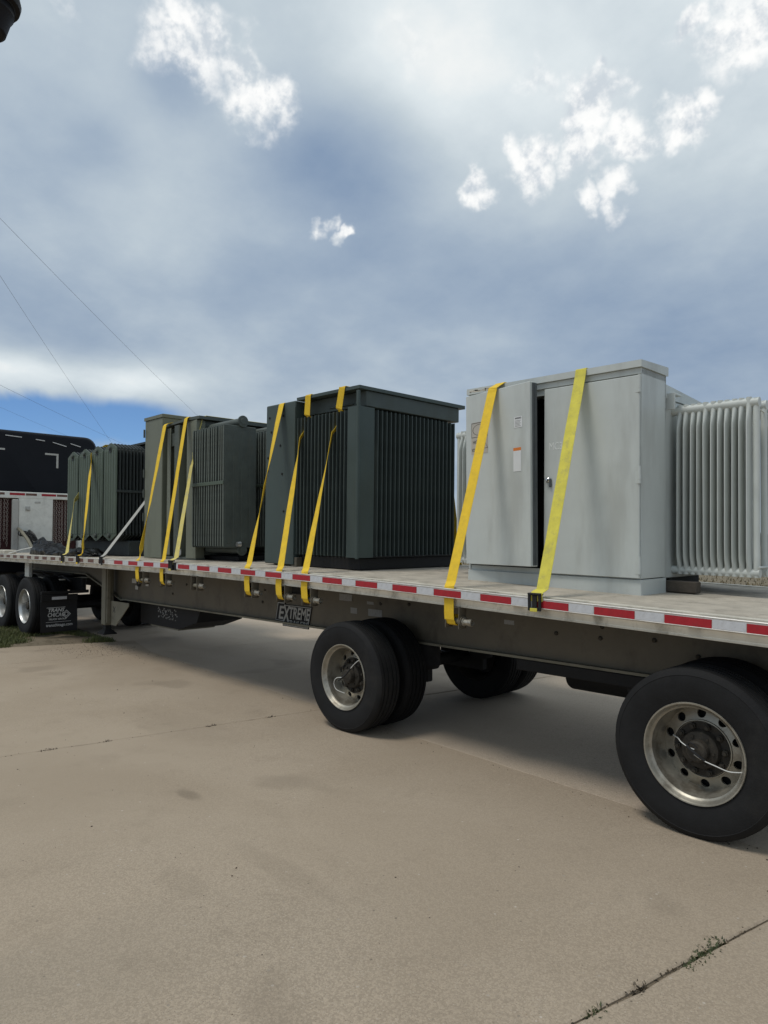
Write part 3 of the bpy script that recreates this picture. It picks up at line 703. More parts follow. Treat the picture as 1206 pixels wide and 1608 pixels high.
# winches
wb = MB()
for xx in (-.075, .055):
    wb.prism([(xx + .0, .0), (xx + .01, .0)], 0, 0) if False else wb.box(xx, xx + .008, -.045, .045, -.165, .0, .002)
wb.box(-.075, .063, -.045, .045, -.004, .004, .001)
WBR = M1(wb, 'winch', 'beam')
WDR = M1(MB().lathe([(.0, -.085), (.022, -.085), (.022, .09), (0, .09)], 16, axis='x'), 'drum', 'beam_light')
wh = MB().lathe([(.034, .075), (.034, .082), (.024, .088), (.024, .125), (.028, .130), (.028, .155), (.021, .158), (.018, .135), (0, .135)], 12, axis='x')
WHD = M1(wh, 'ratchet_head', 'rim_alloy', 30)
RAT = M1(MB().lathe([(.045, .066), (.045, .074), (.02, .074)], 18, axis='x'), 'ratchet_gear', 'beam', 20)
WX = [-8.70, -8.08, -7.32, -6.19, -5.62, -5.21, -3.42]
for x in WX:
    w = inst('winch', WBR, TR, (x, 4.125, dz(x) - .137), (0, slope(x), 0))
    inst('drum', WDR, w, (0, 0, -.11)); inst('ratchet_head', WHD, w, (0, 0, -.11)); inst('ratchet_gear', RAT, w, (0, 0, -.11))
# wheels and running gear
AX = (-1.653, -4.73)
w = make_wheel(TR, AX[0], 4.112, 1, RIM, .28, label='rear near wheel with rusty dished alloy rim')
hz = .0
hm = hose_mesh([([(.0, .045, .02), (-.03, .035, .03), (-.075, .05, .045), (-.115, .10, .050), (-.165, .15, .050)], .0032, 0), ([(.0, .045, -.01), (.05, .04, -.03), (.12, .035, -.045), (.20, .02, -.055), (.262, .04, -.050)], .0032, 0),
                ([(-.05, .045, .04), (0, .03, .01), (.06, .04, -.03)], .008, 1), ([(.02, .05, .03), (-.02, .045, .055), (-.05, .06, .02)], .004, 1)])
o = inst('air_hose', M1(hm, 'air_hose', ['hose_white', 'hose_black']), w, (0, -.02, 0), (0, -.28, 0))
inst('hub_cap_label', M1(MB().box(-.02, .02, -.002, .0, .004, .022, .0005), 'hub_cap_label', 'label_white'), w, (0, .049, 0), (0, -.28, 0))
w = make_wheel(TR, AX[1], 4.112, 1, RIM, .1, label='front near wheel with dished alloy rim')
hm = hose_mesh([([(.0, .045, .01), (.06, .03, .05), (.13, .03, .12), (.20, .03, .17), (.255, .04, .175)], .0032, 0), ([(-.02, .05, -.01), (-.09, .03, -.02), (-.14, .04, -.07), (-.12, .05, -.13), (-.05, .09, -.16)], .0035, 0), ([(.1, .03, .09), (.03, .025, .02), (-.05, .02, -.035)], .008, 1)])
inst('air_hose', M1(hm, 'air_hose', ['hose_white', 'hose_black']), w, (0, -.02, 0), (0, -.1, 0))
for x in AX:
    make_wheel(TR, x, Y0 + Y1 - 4.112, -1, RIM, .5)
    ax = MB().tube([(x, 4.45, .516), (x, 6.25, .516)], .065, 16).build('axle', 'black_steel', TR)
    for fyc in (4.93, 5.77):
        MB().box(x - .62, x + .32, fyc - .04, fyc + .04, .40, .53, .01).build('trailing_arm', 'black_steel', ax)
        MB().prism([(x - .80, .77), (x - .42, .77), (x - .50, .36), (x - .68, .36)], fyc - .07, fyc + .07).build('hanger', 'black_steel', ax)
        MB().lathe([(.0, .53), (.11, .53), (.13, .57), (.12, .62), (.13, .68), (.12, .76), (0, .77)], 20, c=(x + .28, fyc, 0), axis='z').build('air_spring', 'rubber', ax)
        MB().lathe([(.0, 0), (.085, 0), (.09, .04), (.09, .13), (.07, .16), (0, .16)], 18, c=(x - .28, fyc + (.12 if fyc < YC else -.28), .60)).build('brake_chamber', 'black_steel', ax)
sf = MB().box(-3.36, -.8, 4.815, 4.905, .672, .7635, .006).build('suspension_rail', 'black_steel', TR)
MB().box(-3.36, -.8, 5.795, 5.885, .672, .7635, .006).build('suspension_rail', 'black_steel', TR)
MB().lathe([(0, 0), (.12, 0), (.13, .02), (.13, .78), (.12, .80), (0, .80)], 24, c=(-3.15, 5.35, .60), axis='x').build('air_tank', 'black_steel', TR)
# landing gear
for k, yl in enumerate((4.72, 5.98)):
    lg = MB(); lg.box(-11.33, -11.17, yl - .07, yl + .07, .345, 1.36, .012); lg.box(-11.17, -11.155, yl - .075, yl + .0, .36, 1.36, .003); lg.box(-11.10, -11.075, yl - .08, yl - .02, .40, 1.36, .004)
    lg = lg.build('landing_leg', 'beam_light' if k == 0 else 'black_steel', TR)
    MB().box(-11.305, -11.195, yl - .05, yl + .05, .26, .345, .004).build('inner_leg', 'black_steel', lg)
    MB().loft([[(-11.25 + sx * a, yl + sy * b_, z) for sx, sy in ((-1, -1), (1, -1), (1, 1), (-1, 1))] for a, b_, z in ((.13, .11, .20), (.13, .11, .212), (.06, .055, .27))]).build('foot', 'black_steel', lg)
    MB().tube([(-11.28, yl + .05, .55), (-12.1, yl + .25, 1.2)], .028, 8).build('brace', 'black_steel', lg)
    MB().tube([(-11.22, yl + .05, .48), (-10.7, yl + .2, .80)], .022, 8).build('brace', 'black_steel', lg)
pl = MB().prism([(-11.06, .745), (-10.42, .745), (-10.42, .70), (-10.88, .36), (-11.06, .36)], 4.70, 4.712).build('gusset_plate', 'beam_light', TR)
put_text('paint_mark', 'X', .15, 'ink_black', pl, (-11.0, 4.6985, .56), shear=.1, offset=-.001)
# tool box slung between the beams
tb = MB().prism([(-10.60, .74), (-8.75, .74), (-8.85, .56), (-9.35, .42), (-10.60, .42)], 4.98, 5.72).build('underbody_box', 'black_steel', TR)
random.seed(12)
wm = MB()
for _ in range(75):
    x = random.uniform(-10.02, -9.42); z = random.choice((.66, .61, .555)) + random.gauss(0, .014); a = random.uniform(.008, .03); wm.box(x, x + a, 4.9775, 4.9795, z, z + random.uniform(.006, .022))
wm.build('worn_lettering', 'ink_grey', tb, smooth=0)
MB().box(-10.3, -9.4, 5.0, 5.6, .395, .42, .004).build('box_step', 'beam_light', tb)
# front bulkhead edge
MB().box(XF - .03, XF, 4.07, 6.63, dz(XF) - .14, dz(XF) + .006, .004).build('front_rail', 'rail_alu', TR)
MB().box(XR, XR + .03, 4.07, 6.63, dz(XR) - .14, dz(XR) + .006, .004).build('rear_rail', 'rail_alu', TR)
MB().box(-15.0, -12.9, 4.75, 5.95, 1.085, 1.11, .004).build('kingpin_plate', 'black_steel', TR)

# ------------------------------------------------------------------ tractor
TK = empty('truck_tractor', (-15.5, YC, 0), world_coords=True)
tag(TK, 'black sleeper tractor coupled to the trailer, at the left edge', 'truck')
for yy in (4.92, 5.72):
    MB().box(-20.5, -12.75, yy - .04, yy + .04, .78, 1.02, .008).build('chassis_rail', 'black_steel', TK)
MB().lathe([(0, 0), (.46, 0), (.48, .02), (.48, .06), (.46, .075), (0, .075)], 32, c=(-14.05, YC, 1.005), axis='z').build('fifth_wheel', 'black_steel', TK)
MB().box(-14.5, -13.55, 4.9, 5.8, .98, 1.006, .004).build('fifth_wheel_base', 'rack_white', TK)
for x in (-13.37, -14.71):
    for sd in (1, -1):
        w = make_wheel(TK, x, 4.112 if sd > 0 else Y0 + Y1 - 4.112, sd, RIM_POL, .2, zc=.535); w.scale = (1.05, 1, 1.05)
    MB().tube([(x, 4.5, .505), (x, 6.2, .505)], .075, 14).build('axle', 'black_steel', TK)
for x0_, m_ in ((-15.15, 1), ):
    MB().box(-14.15, -13.93, 4.35, 4.42, 1.02, 1.30, .01).build('light_bracket', 'rack_white', TK)
    MB().box(-14.25, -13.1, 4.62, 4.72, .985, 1.005, .003).build('deck_plate', 'rack_white', TK)
MB().tube([(-13.9, 4.6, 1.1), (-13.5, 4.65, 1.0), (-13.1, 4.68, 1.06), (-12.8, 4.7, .98)], .018, 8).build('air_line', 'hose_black', TK)
for yl, yr in ((4.145, 4.755), (5.945, 6.555)):
    fl = MB(); n = 6
    fl.loft([[(-12.62 - .012 * math.sin(q), yl, .76 - .63 * q / n), (-12.62 - .012 * math.sin(q), yr, .76 - .63 * q / n), (-12.612 - .012 * math.sin(q), yr, .76 - .63 * q / n), (-12.612 - .012 * math.sin(q), yl, .76 - .63 * q / n)] for q in range(n + 1)])
    fl = fl.build('mud_flap', 'hose_black', TK, smooth=60)
    MB().box(-12.605, -12.590, yl, yr, .665, .77, .003).build('flap_bracket', 'black_steel', fl)
    MB().box(-12.64, -12.60, yl, 4.95 if yl < 5 else 5.7 + .895, .775, .83, .006).build('flap_hanger', 'black_steel', fl)
    if yl < 5:
        MB().box(-12.5905, -12.588, yl + .17, yl + .42, .685, .735).build('flap_reflector', 'tape_white', fl)
        X_ = -12.598
        put_text('flap_lettering', 'TRANS', .085, 'ink_white', fl, (X_, yl + .105, .475), '+x', .3, .0025, width=.27)
        MB().box(X_ - .001, X_ + .001, yl + .09, yl + .40, .545, .553).build('flap_line', 'ink_white', fl)
        put_text('flap_lettering', 'CHICAG', .10, 'ink_white', fl, (X_, yl + .105, .39), '+x', .15, .0015, width=.28)
        dm = MB(); c = (yl + .42, .425)
        for ra, rb in ((.075, .058), (.045, .030)):
            dm.loft([[(X_ - .001, c[0] + r * math.cos(q * math.pi / 2), c[1] + r * math.sin(q * math.pi / 2)) for q in range(4)] for r in (ra, rb)], cap=False)
        dm.build('flap_emblem', 'ink_white', fl, smooth=0)
        put_text('flap_lettering', 'TRUCK GROUP', .04, 'ink_white', fl, (X_, yl + .12, .335), '+x', .2, .001, width=.30)
        MB().box(X_ - .001, X_ + .001, yl + .08, yl + .50, .298, .303).build('flap_line', 'ink_white', fl)
        put_text('flap_lettering', 'transchicago.com', .07, 'ink_white', fl, (X_, yl + .085, .225), '+x', 0, .001, width=.44)
# sleeper cab: rounded box lofted along X
def rrect(x, y0, y1, z0, z1, r, rb=.05, n=6):
    out = []
    for (cy, cz, a0, rr) in ((y1 - r, z1 - r, 0, r), (y0 + r, z1 - r, 90, r), (y0 + rb, z0 + rb, 180, rb), (y1 - rb, z0 + rb, 270, rb)):
        for q in range(n + 1):
            a = R(a0 + 90 * q / n); out.append((x, cy + rr * math.cos(a), cz + rr * math.sin(a)))
    return out
cab = MB(); cab.loft([rrect(-16.40, 4.13, 6.53, 1.02, 4.03, .22), rrect(-16.47, 4.07, 6.59, .98, 4.10, .26), rrect(-17.2, 4.05, 6.61, .95, 4.12, .28), rrect(-18.3, 4.05, 6.61, .95, 3.95, .30), rrect(-19.0, 4.10, 6.56, .95, 3.35, .30), rrect(-19.3, 4.15, 6.5, .95, 2.45, .25)])
cab = cab.build('sleeper_cab', 'cab_black', TK, smooth=50)
MB().loft([rrect(-19.28, 4.25, 6.45, .9, 2.2, .25), rrect(-20.6, 4.45, 6.25, .85, 1.95, .3), rrect(-20.9, 4.55, 6.15, .75, 1.75, .3)]).build('hood', 'cab_black', TK, smooth=50)
for yy in (4.15, 6.28): inst('steer_tyre', TYRE, TK, (-19.9, yy + .12, .511))
# pale corner marks and short pale dashes on the back of the sleeper
for (ya, yb, za, zb) in ((5.42, 5.71, 3.615, 3.655), (5.665, 5.71, 3.33, 3.615), (4.26, 4.60, 3.65, 3.69)):
    MB().box(-16.408, -16.399, ya, yb, za, zb, .001).build('reflective_mark', 'sticker', cab)
for (ya, yb, za, zb) in ((4.60, 4.93, 3.965, 3.95), (5.22, 5.41, 3.93, 3.915), (5.58, 5.88, 3.90, 3.83), (5.97, 6.20, 3.905, 3.85)):
    MB().loft([[(-16.404, ya, za), (-16.39, ya, za), (-16.39, ya, za + .018), (-16.404, ya, za + .018)], [(-16.404, yb, zb), (-16.39, yb, zb), (-16.39, yb, zb + .018), (-16.404, yb, zb + .018)]]).build('roof_dash', 'ink_white', cab)
# headache rack with chain lockers
rk = MB(); X0, X1 = -16.20, -16.08
for (ya, yb, za, zb) in ((4.18, 6.5, 2.60, 2.74), (4.18, 4.30, 1.38, 2.60), (4.80, 5.50, 1.38, 2.60), (6.05, 6.5, 1.38, 2.60), (4.30, 4.80, 1.38, 1.50), (5.50, 6.05, 1.38, 1.50)):
    rk.box(X0, X1, ya, yb, za, zb, .008)
rk = rk.build('headache_rack', 'rack_white', TK)
for (ya, yb) in ((4.30, 4.80), (5.50, 6.05)): MB().box(X0 - .10, X0 + .004, ya, yb, 1.48, 2.61).build('chain_locker', 'chain_red', rk)
MB().box(X1 - .0, X1 + .03, 4.66, 4.80, 1.3, 2.58, .02).build('locker_post', 'sticker', rk)
for i, y in enumerate((4.3, 4.62, 4.94, 5.26, 5.58, 5.86)):
    MB().box(X1, X1 + .003, y, y + (.30 if i % 2 else .22), 2.665, 2.712).build('rack_tape', 'tape_red_old' if i % 2 == 0 else 'tape_red', rk)
link = []
def chain_mesh(length):
    mb = MB(); z = 0; k = 0
    while z < length:
        pts = []
        for q in range(9):
            a = 2 * math.pi * q / 8
            r1, r2 = .018 * math.sin(a), .030 * math.cos(a)
            pts.append((r1, 0, -z + r2) if k % 2 == 0 else (0, r1, -z + r2))
        mb.tube(pts, .0055, 4, False); z += .046; k += 1
    return mb
CH = [M1(chain_mesh(L_), 'chain', 'chain', 0) for L_ in (1.0, .92)]
for i, y in enumerate((4.34, 4.41, 4.47, 4.54, 4.60, 5.55, 5.60, 5.66, 5.72, 5.79, 5.85, 5.92)): inst('chain', CH[i % 2], rk, (X0 + .045, y, 2.585 - (i % 3) * .02), (0, 0, i * .4))
MB().box(X1, X1 + .012, 4.93, 5.03, 2.33, 2.43, .004).lathe([(.03, 0), (.03, .03), (0, .032)], 14, c=(X1 + .01, 4.985, 2.38), axis='x').build('socket', 'sticker', rk)
MB().box(X1, X1 + .006, 5.12, 5.24, 2.50, 2.54, .002).build('nameplate', 'sticker', rk)
# coiled air lines between rack and trailer
co = []
for q in range(140):
    t = q / 139; a = t * 2 * math.pi * 14; c = Vector((-16.0 + .55 * t, 4.82 + .16 * math.sin(t * 2.4), 1.85 - .38 * t + .10 * math.sin(t * 3.1)))
    co.append(c + Vector((.02 * math.cos(a), .055 * math.cos(a), .055 * math.sin(a))))
MB().tube(co, .012, 6).build('coiled_air_line', 'hose_black', TK)
MB().tube([(-16.02, 4.78, 1.95), (-15.9, 4.80, 1.9), (-15.6, 4.84, 1.72), (-15.3, 4.86, 1.5), (-15.2, 4.86, 1.35)], .035, 10).build('hose_sleeve', 'beam_light', TK)
MB().tube([(-16.02, 5.0, 1.9), (-15.8, 5.02, 1.82), (-15.6, 5.06, 1.62), (-15.4, 5.1, 1.4)], .03, 8).build('power_cable', 'hose_black', TK)
MB().box(-15.18, -14.55, 4.10, 4.32, dz(-15), dz(-15) + .075, .01).build('deck_bracket', 'rail_alu', TR)

# ------------------------------------------------------------------ pale grey transformer (nearest)
def loadpoint(x, y): return empty('pad_transformer', (x, y, dz(x) + .003), (0, slope(x), 0))
A = loadpoint(-3.11, 4.87); A.rotation_euler[1] *= .5
tag(A, 'pale grey transformer cabinet with a door ajar, nearest the camera', 'transformer', 'transformers on the flatbed')
W2 = .80
cb = MB()
cb.box(-W2, W2, .006, .43, -.022, .098, .004)                       # sill
cb.box(-W2, -W2 + .018, .02, .43, .105, 1.655, .002); cb.box(W2 - .018, W2, .012, .43, .105, 1.655, .003)
cb.box(-W2, W2, .405, .43, .105, 1.655, .002); cb.box(-W2, W2, .006, .43, 1.609, 1.656, .003); cb.box(-W2 + .02, W2 - .02, .03, .05, 1.56, 1.62); cb.box(-W2 + .02, W2 - .02, .03, .05, .09, .14)
cab_ = cb.build('cabinet', 'white_paint', A)
lid = MB().loft([[(-W2 - .012, -.016, z0), (W2 + .012, -.016, z0), (W2 + .012, .445, z1), (-W2 - .012, .445, z1)] for z0, z1 in ((1.657, 1.657), (1.708, 1.725))]).build('lid', 'white_paint', A)
MB().box(-W2 + .02, W2 - .02, .36, .40, .11, 1.6).build('interior_dark_sheet', 'black_void', A)  # near-black sheet that paints in the darkness of the cabinet interior
# right door, shut
dr = MB().box(-.008, W2 - .004, -.014, .008, .108, 1.598, .004).build('door', 'white_paint', A); dr['label'] = 'closed right cabinet door'
MB().lathe([(.020, -.012), (.020, -.020), (.012, -.026), (.012, -.045), (0, -.046)], 16, c=(.030, 0, .86)).build('lock', 'chrome', dr)
MB().box(.05, .066, -.035, -.014, .80, .87, .004).build('padlock_hasp', 'bare_steel', dr)
put_text('faint_lettering', 'MC3', .085, 'faint_white', dr, (.035, -.0148, 1.10), offset=.0, width=.12)
HG = M1(MB().lathe([(.011, 0), (.011, .13)], 10, axis='z').lathe([(.012, .03), (.012, .07)], 10, axis='z').box(-.03, .0, -.002, .004, .0, .09), 'hinge', 'white_paint')
for z in (.14, .80, 1.47): inst('hinge', HG, dr, (W2 - .004, -.014, z))
# left door, ajar: hinged at the left edge
ld = empty('door', (-W2, -.004, .155), (0, -.012, R(-8.4))); ld.parent = A
dm = MB(); dm.box(0, .775, -.014, .004, 0, 1.495, .004); dm.box(.757, .775, .004, .066, .0, 1.495, .004); dm.box(.715, .757, .056, .066, .0, 1.495, .003)
bpy.data.objects.remove(ld)
ldm = M1(dm, 'door', 'white_paint')
ld = inst('door', ldm, A, (-W2, -.004, .150), (0, -.014, R(-9.8))); ld['label'] = 'left cabinet door hanging ajar'
MB().box(.7755, .780, .010, .064, .01, 1.485, .001).box(.7755, .785, .032, .040, .01, 1.485, .001).build('door_edge_channel', 'bare_steel', ld)
sg = MB().box(.075, .285, -.0165, -.0142, .845 + .12, 1.245).build('warning_sign', 'sign_cream', ld, smooth=0)
fr = MB()
for (a, b_, c, d) in ((.078, .282, 1.24, 1.236), (.078, .282, 1.115, 1.111), (.078, .081, 1.111, 1.24), (.279, .282, 1.111, 1.24)): fr.box(a, b_, -.0175, -.0163, min(c, d), max(c, d))
n = 28; ov = [[(.18 + r * 1.5 * math.cos(2 * math.pi * q / n), -.0172, 1.176 + r * .85 * math.sin(2 * math.pi * q / n)) for q in range(n)] for r in (.058, .054)]
fr.loft(ov, cap=False)
fr.loft([[(.245 + r * math.cos(R(90 + 120 * q)), -.0172, 1.03 + r * math.sin(R(90 + 120 * q))) for q in range(3)] for r in (.048, .041)], cap=False)
fr.add([(.248, -.0172, 1.056), (.238, -.0172, 1.03), (.246, -.0172, 1.033), (.240, -.0172, 1.008), (.254, -.0172, 1.037), (.246, -.0172, 1.035)], [(0, 1, 2), (2, 5, 4, 3)])
fr.build('sign_print', 'hub_rust', sg, smooth=0)
put_text('sign_lettering', 'HIGH', .045, 'hub_rust', sg, (.095, -.0168, 1.055), width=.085); put_text('sign_lettering', 'VOLTAGE', .045, 'hub_rust', sg, (.082, -.0168, .985), width=.12)
st = MB().box(.60, .69, -.0165, -.0142, 1.135, 1.225).build('notice_sticker', 'label_white', ld, smooth=0)
put_text('sticker_print', 'WARNING', .02, 'ink_black', st, (.61, -.0168, 1.205), width=.07)
for k in range(5): MB().box(.612, .675 - .01 * (k % 2), -.0172, -.0163, 1.145 + k * .011, 1.149 + k * .011).build('sticker_line', 'ink_grey', st, smooth=0)
lb = MB().box(.59, .675, -.0165, -.0142, .775, .945).build('blank_label', 'label_white', ld, smooth=0)
MB().box(.59, .675, -.0165, -.0142, .9455, .970).build('label_band', 'ink_orange', lb, smooth=0)
# scuffed print on the lid edge
random.seed(5); sc = MB()
for _ in range(26):
    x = random.uniform(-W2 + .02, -W2 + .30); sc.box(x, x + random.uniform(.01, .04), -.0172, -.0162, 1.668 + random.random() * .02, 1.676 + random.random() * .02)
sc.build('scuff_marks', 'rail_alu', lid, smooth=0)
# tank, skid and radiators
tk = MB(); tk.box(-W2 + .04, W2 - .02, .431, 1.45, .09, 1.49, .008)
tk.loft([[(x, y, z) for x, y, z in ((-W2 + .02, .432, 1.491), (W2 - .01, .432, 1.491), (W2 - .01, 1.47, 1.491), (-W2 + .02, 1.47, 1.491))], [(-W2 + .02, .432, 1.60), (W2 - .01, .432, 1.60), (W2 - .01, 1.47, 1.53), (-W2 + .02, 1.47, 1.53)]])
tk = tk.build('tank', 'white_paint', A)
MB().box(W2 - .02, W2 + .05, .47, .485, 1.40, 1.53, .003).box(W2 - .018, W2 + .05, .485, .60, 1.515, 1.53, .003).build('lifting_lug', 'white_paint', tk)
MB().box(W2 - .3, W2 + .22, .44, .54, -.01, .075, .006).build('skid_block', 'wood_block', A)
MB().box(-W2 - .22, W2 - .31, .44, .54, .0, .075, .006).build('skid_block', 'wood_block', A)
MB().box(-W2 + .05, W2 - .05, .60, 1.2, .0, .088, .006).build('skid_frame', 'black_steel', A)
def rad_tube():
    mb = MB(); rings = []
    prof = [(1.315, .020, .020, .0), (1.285, .0215, .0215, .0), (1.25, .0205, .022, .0), (1.20, .0165, .045, .0), (1.14, .0130, .062, .0), (.75, .0108, .066, .0), (.30, .0108, .066, .0), (.19, .0150, .060, .0), (.13, .0185, .036, .0), (.09, .0215, .022, .0), (.06, .021, .021, .0)]
    for z, a, b_, o_ in prof: rings.append([(a * math.cos(2 * math.pi * q / 14), b_ * math.sin(2 * math.pi * q / 14) + o_, z) for q in range(14)])
    return mb.loft(rings)
RTUBE = M1(rad_tube(), 'tube', 'white_paint_tube', 40)
for sd in (1, -1):
    for row in range(5):
        y = .60 + row * .165
        hd = MB(); xa, xb = sd * (W2 - .03), sd * (W2 + .615)
        hd.tube([(xa, y, 1.405), (xb, y, 1.405)], .036, 16); hd.tube([(xa, y, .155), (xb, y, .155)], .032, 16)
        hd.tube([(xb - sd * .022, y - .004, 1.435), (xb - sd * .022, y - .004, .125)], .023, 14)
        hd = hd.build('radiator', 'white_paint_tube', A)
        for k in range(11): inst('tube', RTUBE, hd, (sd * (W2 + .040 + k * .0505), y - .010, .062), (random.uniform(-.004, .004), random.uniform(-.003, .003), 0), (1, 1, 1.052))
    MB().tube([(sd * (W2 + .595), .585, 1.37), (sd * (W2 + .60), .75, 1.345), (sd * (W2 + .60), 1.27, 1.345)], .005, 6).build('tie_rod', 'white_paint_tube', A)
    MB().tube([(sd * (W2 + .62), .56, .20), (sd * (W2 + .62), 1.3, .20)], .008, 6).build('tie_rod', 'white_paint_tube', A)

# ------------------------------------------------------------------ dark green corrugated transformer
B = loadpoint(-6.04, 4.76)
tag(B, 'dark green corrugated transformer with overhanging flat lid behind the pale grey cabinet', 'transformer', 'transformers on the flatbed')
bs_ = MB(); bs_.box(-.76, .76, .06, 1.62, 0, .125, .008); bs_.build('base', 'black_steel', B)
MB().box(-.30, -.20, -.02, .06, .0, .10, .004).build('base_foot', 'beam', B)
MB().box(-.24, .60, .20, 1.52, .125, 1.86, .008).build('tank', 'dark_green', B)
cbn = MB().box(-.81, -.245, -.03, 1.6, .015, 1.868, .010).build('terminal_cabinet', 'dark_green_panel', B)
MB().box(-.262, -.2445, -.034, .05, .02, 1.80, .003).build('cabinet_flange', 'dark_green_panel', cbn)
SCR = M1(MB().lathe([(.014, 0), (.014, -.006), (0, -.010)], 10), 'screw', 'black_steel')
for (x, z) in ((-.74, 1.72), (-.70, 1.55), (-.52, 1.38), (-.48, 1.05), (-.76, 1.10), (-.44, .62), (-.76, 1.25), (-.47, 1.72)): inst('screw', SCR, cbn, (x, -.0301, z))
lid = MB().loft([[(-.235, -.02, z0), (.815, -.02, z0), (.815, 1.68, z1), (-.235, 1.68, z1)] for z0, z1 in ((1.865, 1.865), (1.898, 1.905))]).build('lid', 'dark_green_panel', B)
MB().box(-.235, .79, .10, 1.6, 1.70, 1.862, .006).build('lid_frame', 'dark_green', B)
MB().box(.20, .60, .085, .10, 1.735, 1.75, .003).build('frame_ledge', 'dark_green', B)
FIN = M1(MB().box(-.006, .006, 0, .24, .135, 1.665, .003), 'cooling_fin', 'dark_green', 0)
for k in range(14):
    x = -.225 + k * .0615
    inst('cooling_fin', FIN, B, (x, -.012, 0), (0, 0, random.uniform(-.03, .03)))
FINS = M1(MB().box(-.22, 0, -.006, .006, .135, 1.68, .003), 'cooling_fin', 'dark_green', 0)
for k in range(20):
    inst('cooling_fin', FINS, B, (.792, .275 + k * .0655, 0), (0, 0, random.uniform(-.02, .02)))
MB().prism([(.63, -.014), (.795, -.014), (.795, .215), (.785, .215), (.785, -.004), (.63, -.004)], .13, 1.69, 'xy').build('corner_plate', 'dark_green_panel', B)
MB().tube([(.797, -.016, .12), (.797, -.016, 1.74)], .018, 10).build('corner_post', 'dark_green_panel', B)
MB().box(.775, .812, -.03, .0, 1.70, 1.845, .004).build('corner_lug', 'dark_green_panel', B)
MB().box(.60, .785, .0, 1.55, .125, .145, .003).build('fin_tray', 'black_steel', B)

# ------------------------------------------------------------------ olive transformer
Cc = loadpoint(-8.95, 4.70)
tag(Cc, 'olive transformer with tall side cabinet and panel radiators, third from the right', 'transformer', 'transformers on the flatbed')
OX = 8.95
cbn = MB().box(-.98, -.43, .0, 1.65, .005, 2.045, .008).build('terminal_cabinet', 'olive', Cc)
MB().loft([[(-.995, -.012, 2.046), (-.42, -.012, 2.046), (-.42, 1.665, 2.046), (-.995, 1.665, 2.046)], [(-.995, -.012, 2.092), (-.42, -.012, 2.092), (-.42, 1.665, 2.092), (-.995, 1.665, 2.092)], [(-.93, .05, 2.108), (-.48, .05, 2.108), (-.48, 1.6, 2.108), (-.93, 1.6, 2.108)]]).build('cabinet_roof', 'olive', cbn)
HGC = M1(MB().tube([(0, 0, 0), (0, 0, .12)], .014, 8), 'hinge', 'olive_dark')
for z in (1.80, 1.20, .90, .55): inst('hinge', HGC, cbn, (-.985, -.012, z))
MB().box(-.43, .50, .15, 1.55, .06, 1.90, .006).build('tank', 'olive_dark', Cc)
MB().loft([[(-.43, .05, 1.905), (.30, -.01, 1.905), (.58, .02, 1.905), (.58, 1.6, 1.905), (-.43, 1.6, 1.905)], [(-.43, .05, 1.925), (.30, -.01, 1.945), (.58, .02, 1.945), (.58, 1.6, 1.96), (-.43, 1.6, 1.945)]]).build('tank_lid', 'olive_dark', Cc)
MB().box(-.300, -.285, .012, .15, .06, 1.86, .003).box(-.285, -.20, .012, .022, .06, 1.86, .003).build('side_panel', 'olive', Cc)
MB().box(-.10, -.09, .015, .15, .03, 1.88, .003).box(-.09, .015, .015, .025, .03, 1.88, .003).build('side_panel', 'olive_dark', Cc)
MB().box(.02, .035, .015, .15, .03, 1.88, .003).build('side_panel', 'olive', Cc)
MB().box(.26, .52, .012, .15, .02, 1.90, .006).build('corner_panel', 'olive', Cc)
MB().box(-.43, .52, .02, .16, .0, .035, .003).build('tank_base', 'olive_dark', Cc)
MB().box(-.3, 1.2, .25, 1.45, .0, .06, .006).build('skid_frame', 'black_steel', Cc)
MB().box(-.22, -.10, .03, .045, 1.60, 1.78, .002).build('nameplate', 'olive_dark', Cc)
def panelC():
    mb = MB(); mb.box(-.007, .007, 0, .48, 0, 1.56, .006)
    for k in range(4): y = .06 + k * .12; mb.box(-.0100, .0100, y - .045, y + .05, .05, 1.51, .008)
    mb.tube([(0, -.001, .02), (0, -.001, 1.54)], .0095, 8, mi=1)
    return mb
PC = M1(panelC(), 'radiator_panel', ['olive_dark', 'panel_edge_lit'])
for (y0_, nm, zb) in ((-.06, 14, .175), (.62, 14, .175), (1.16, 14, .175)):
    rd = MB(); yc = y0_ + .27
    rd.tube([(.45, yc, zb + 1.62), (1.36, yc, zb + 1.62)], .050, 16); rd.tube([(.45, yc, zb - .03), (1.36, yc, zb - .03)], .045, 16)
    for zz_, r_ in ((zb + 1.62, .075), (zb - .03, .07)): rd.lathe([(0, 1.365), (r_ * .5, 1.365), (r_ * .55, 1.358), (r_, 1.356), (r_, 1.335), (0, 1.335)], 24, c=(0, yc, zz_), axis='x')
    rd = rd.build('radiator', 'olive_dark', Cc)
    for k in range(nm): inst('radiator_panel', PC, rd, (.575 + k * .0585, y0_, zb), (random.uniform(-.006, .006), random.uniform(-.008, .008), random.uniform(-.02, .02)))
    MB().box(.56, 1.345, y0_ - .016, y0_ - .002, zb + .80, zb + .845, .003).build('radiator_brace', 'fern_green', rd)
MB().lathe([(0, 0), (.05, 0), (.05, .012), (.03, .02), (0, .022)], 16, c=(.10, -.0, .10)).build('drain_cap', 'rim_polished', Cc)
MB().lathe([(0, 0), (.03, 0), (.035, .05), (0, .06)], 12, c=(1.40, .10, .22)).build('valve_cap', 'rim_polished', Cc)
MB().box(.60, 1.40, 1.25, 1.62, 1.90, 1.97, .01).build('top_beam', 'olive_dark', Cc)

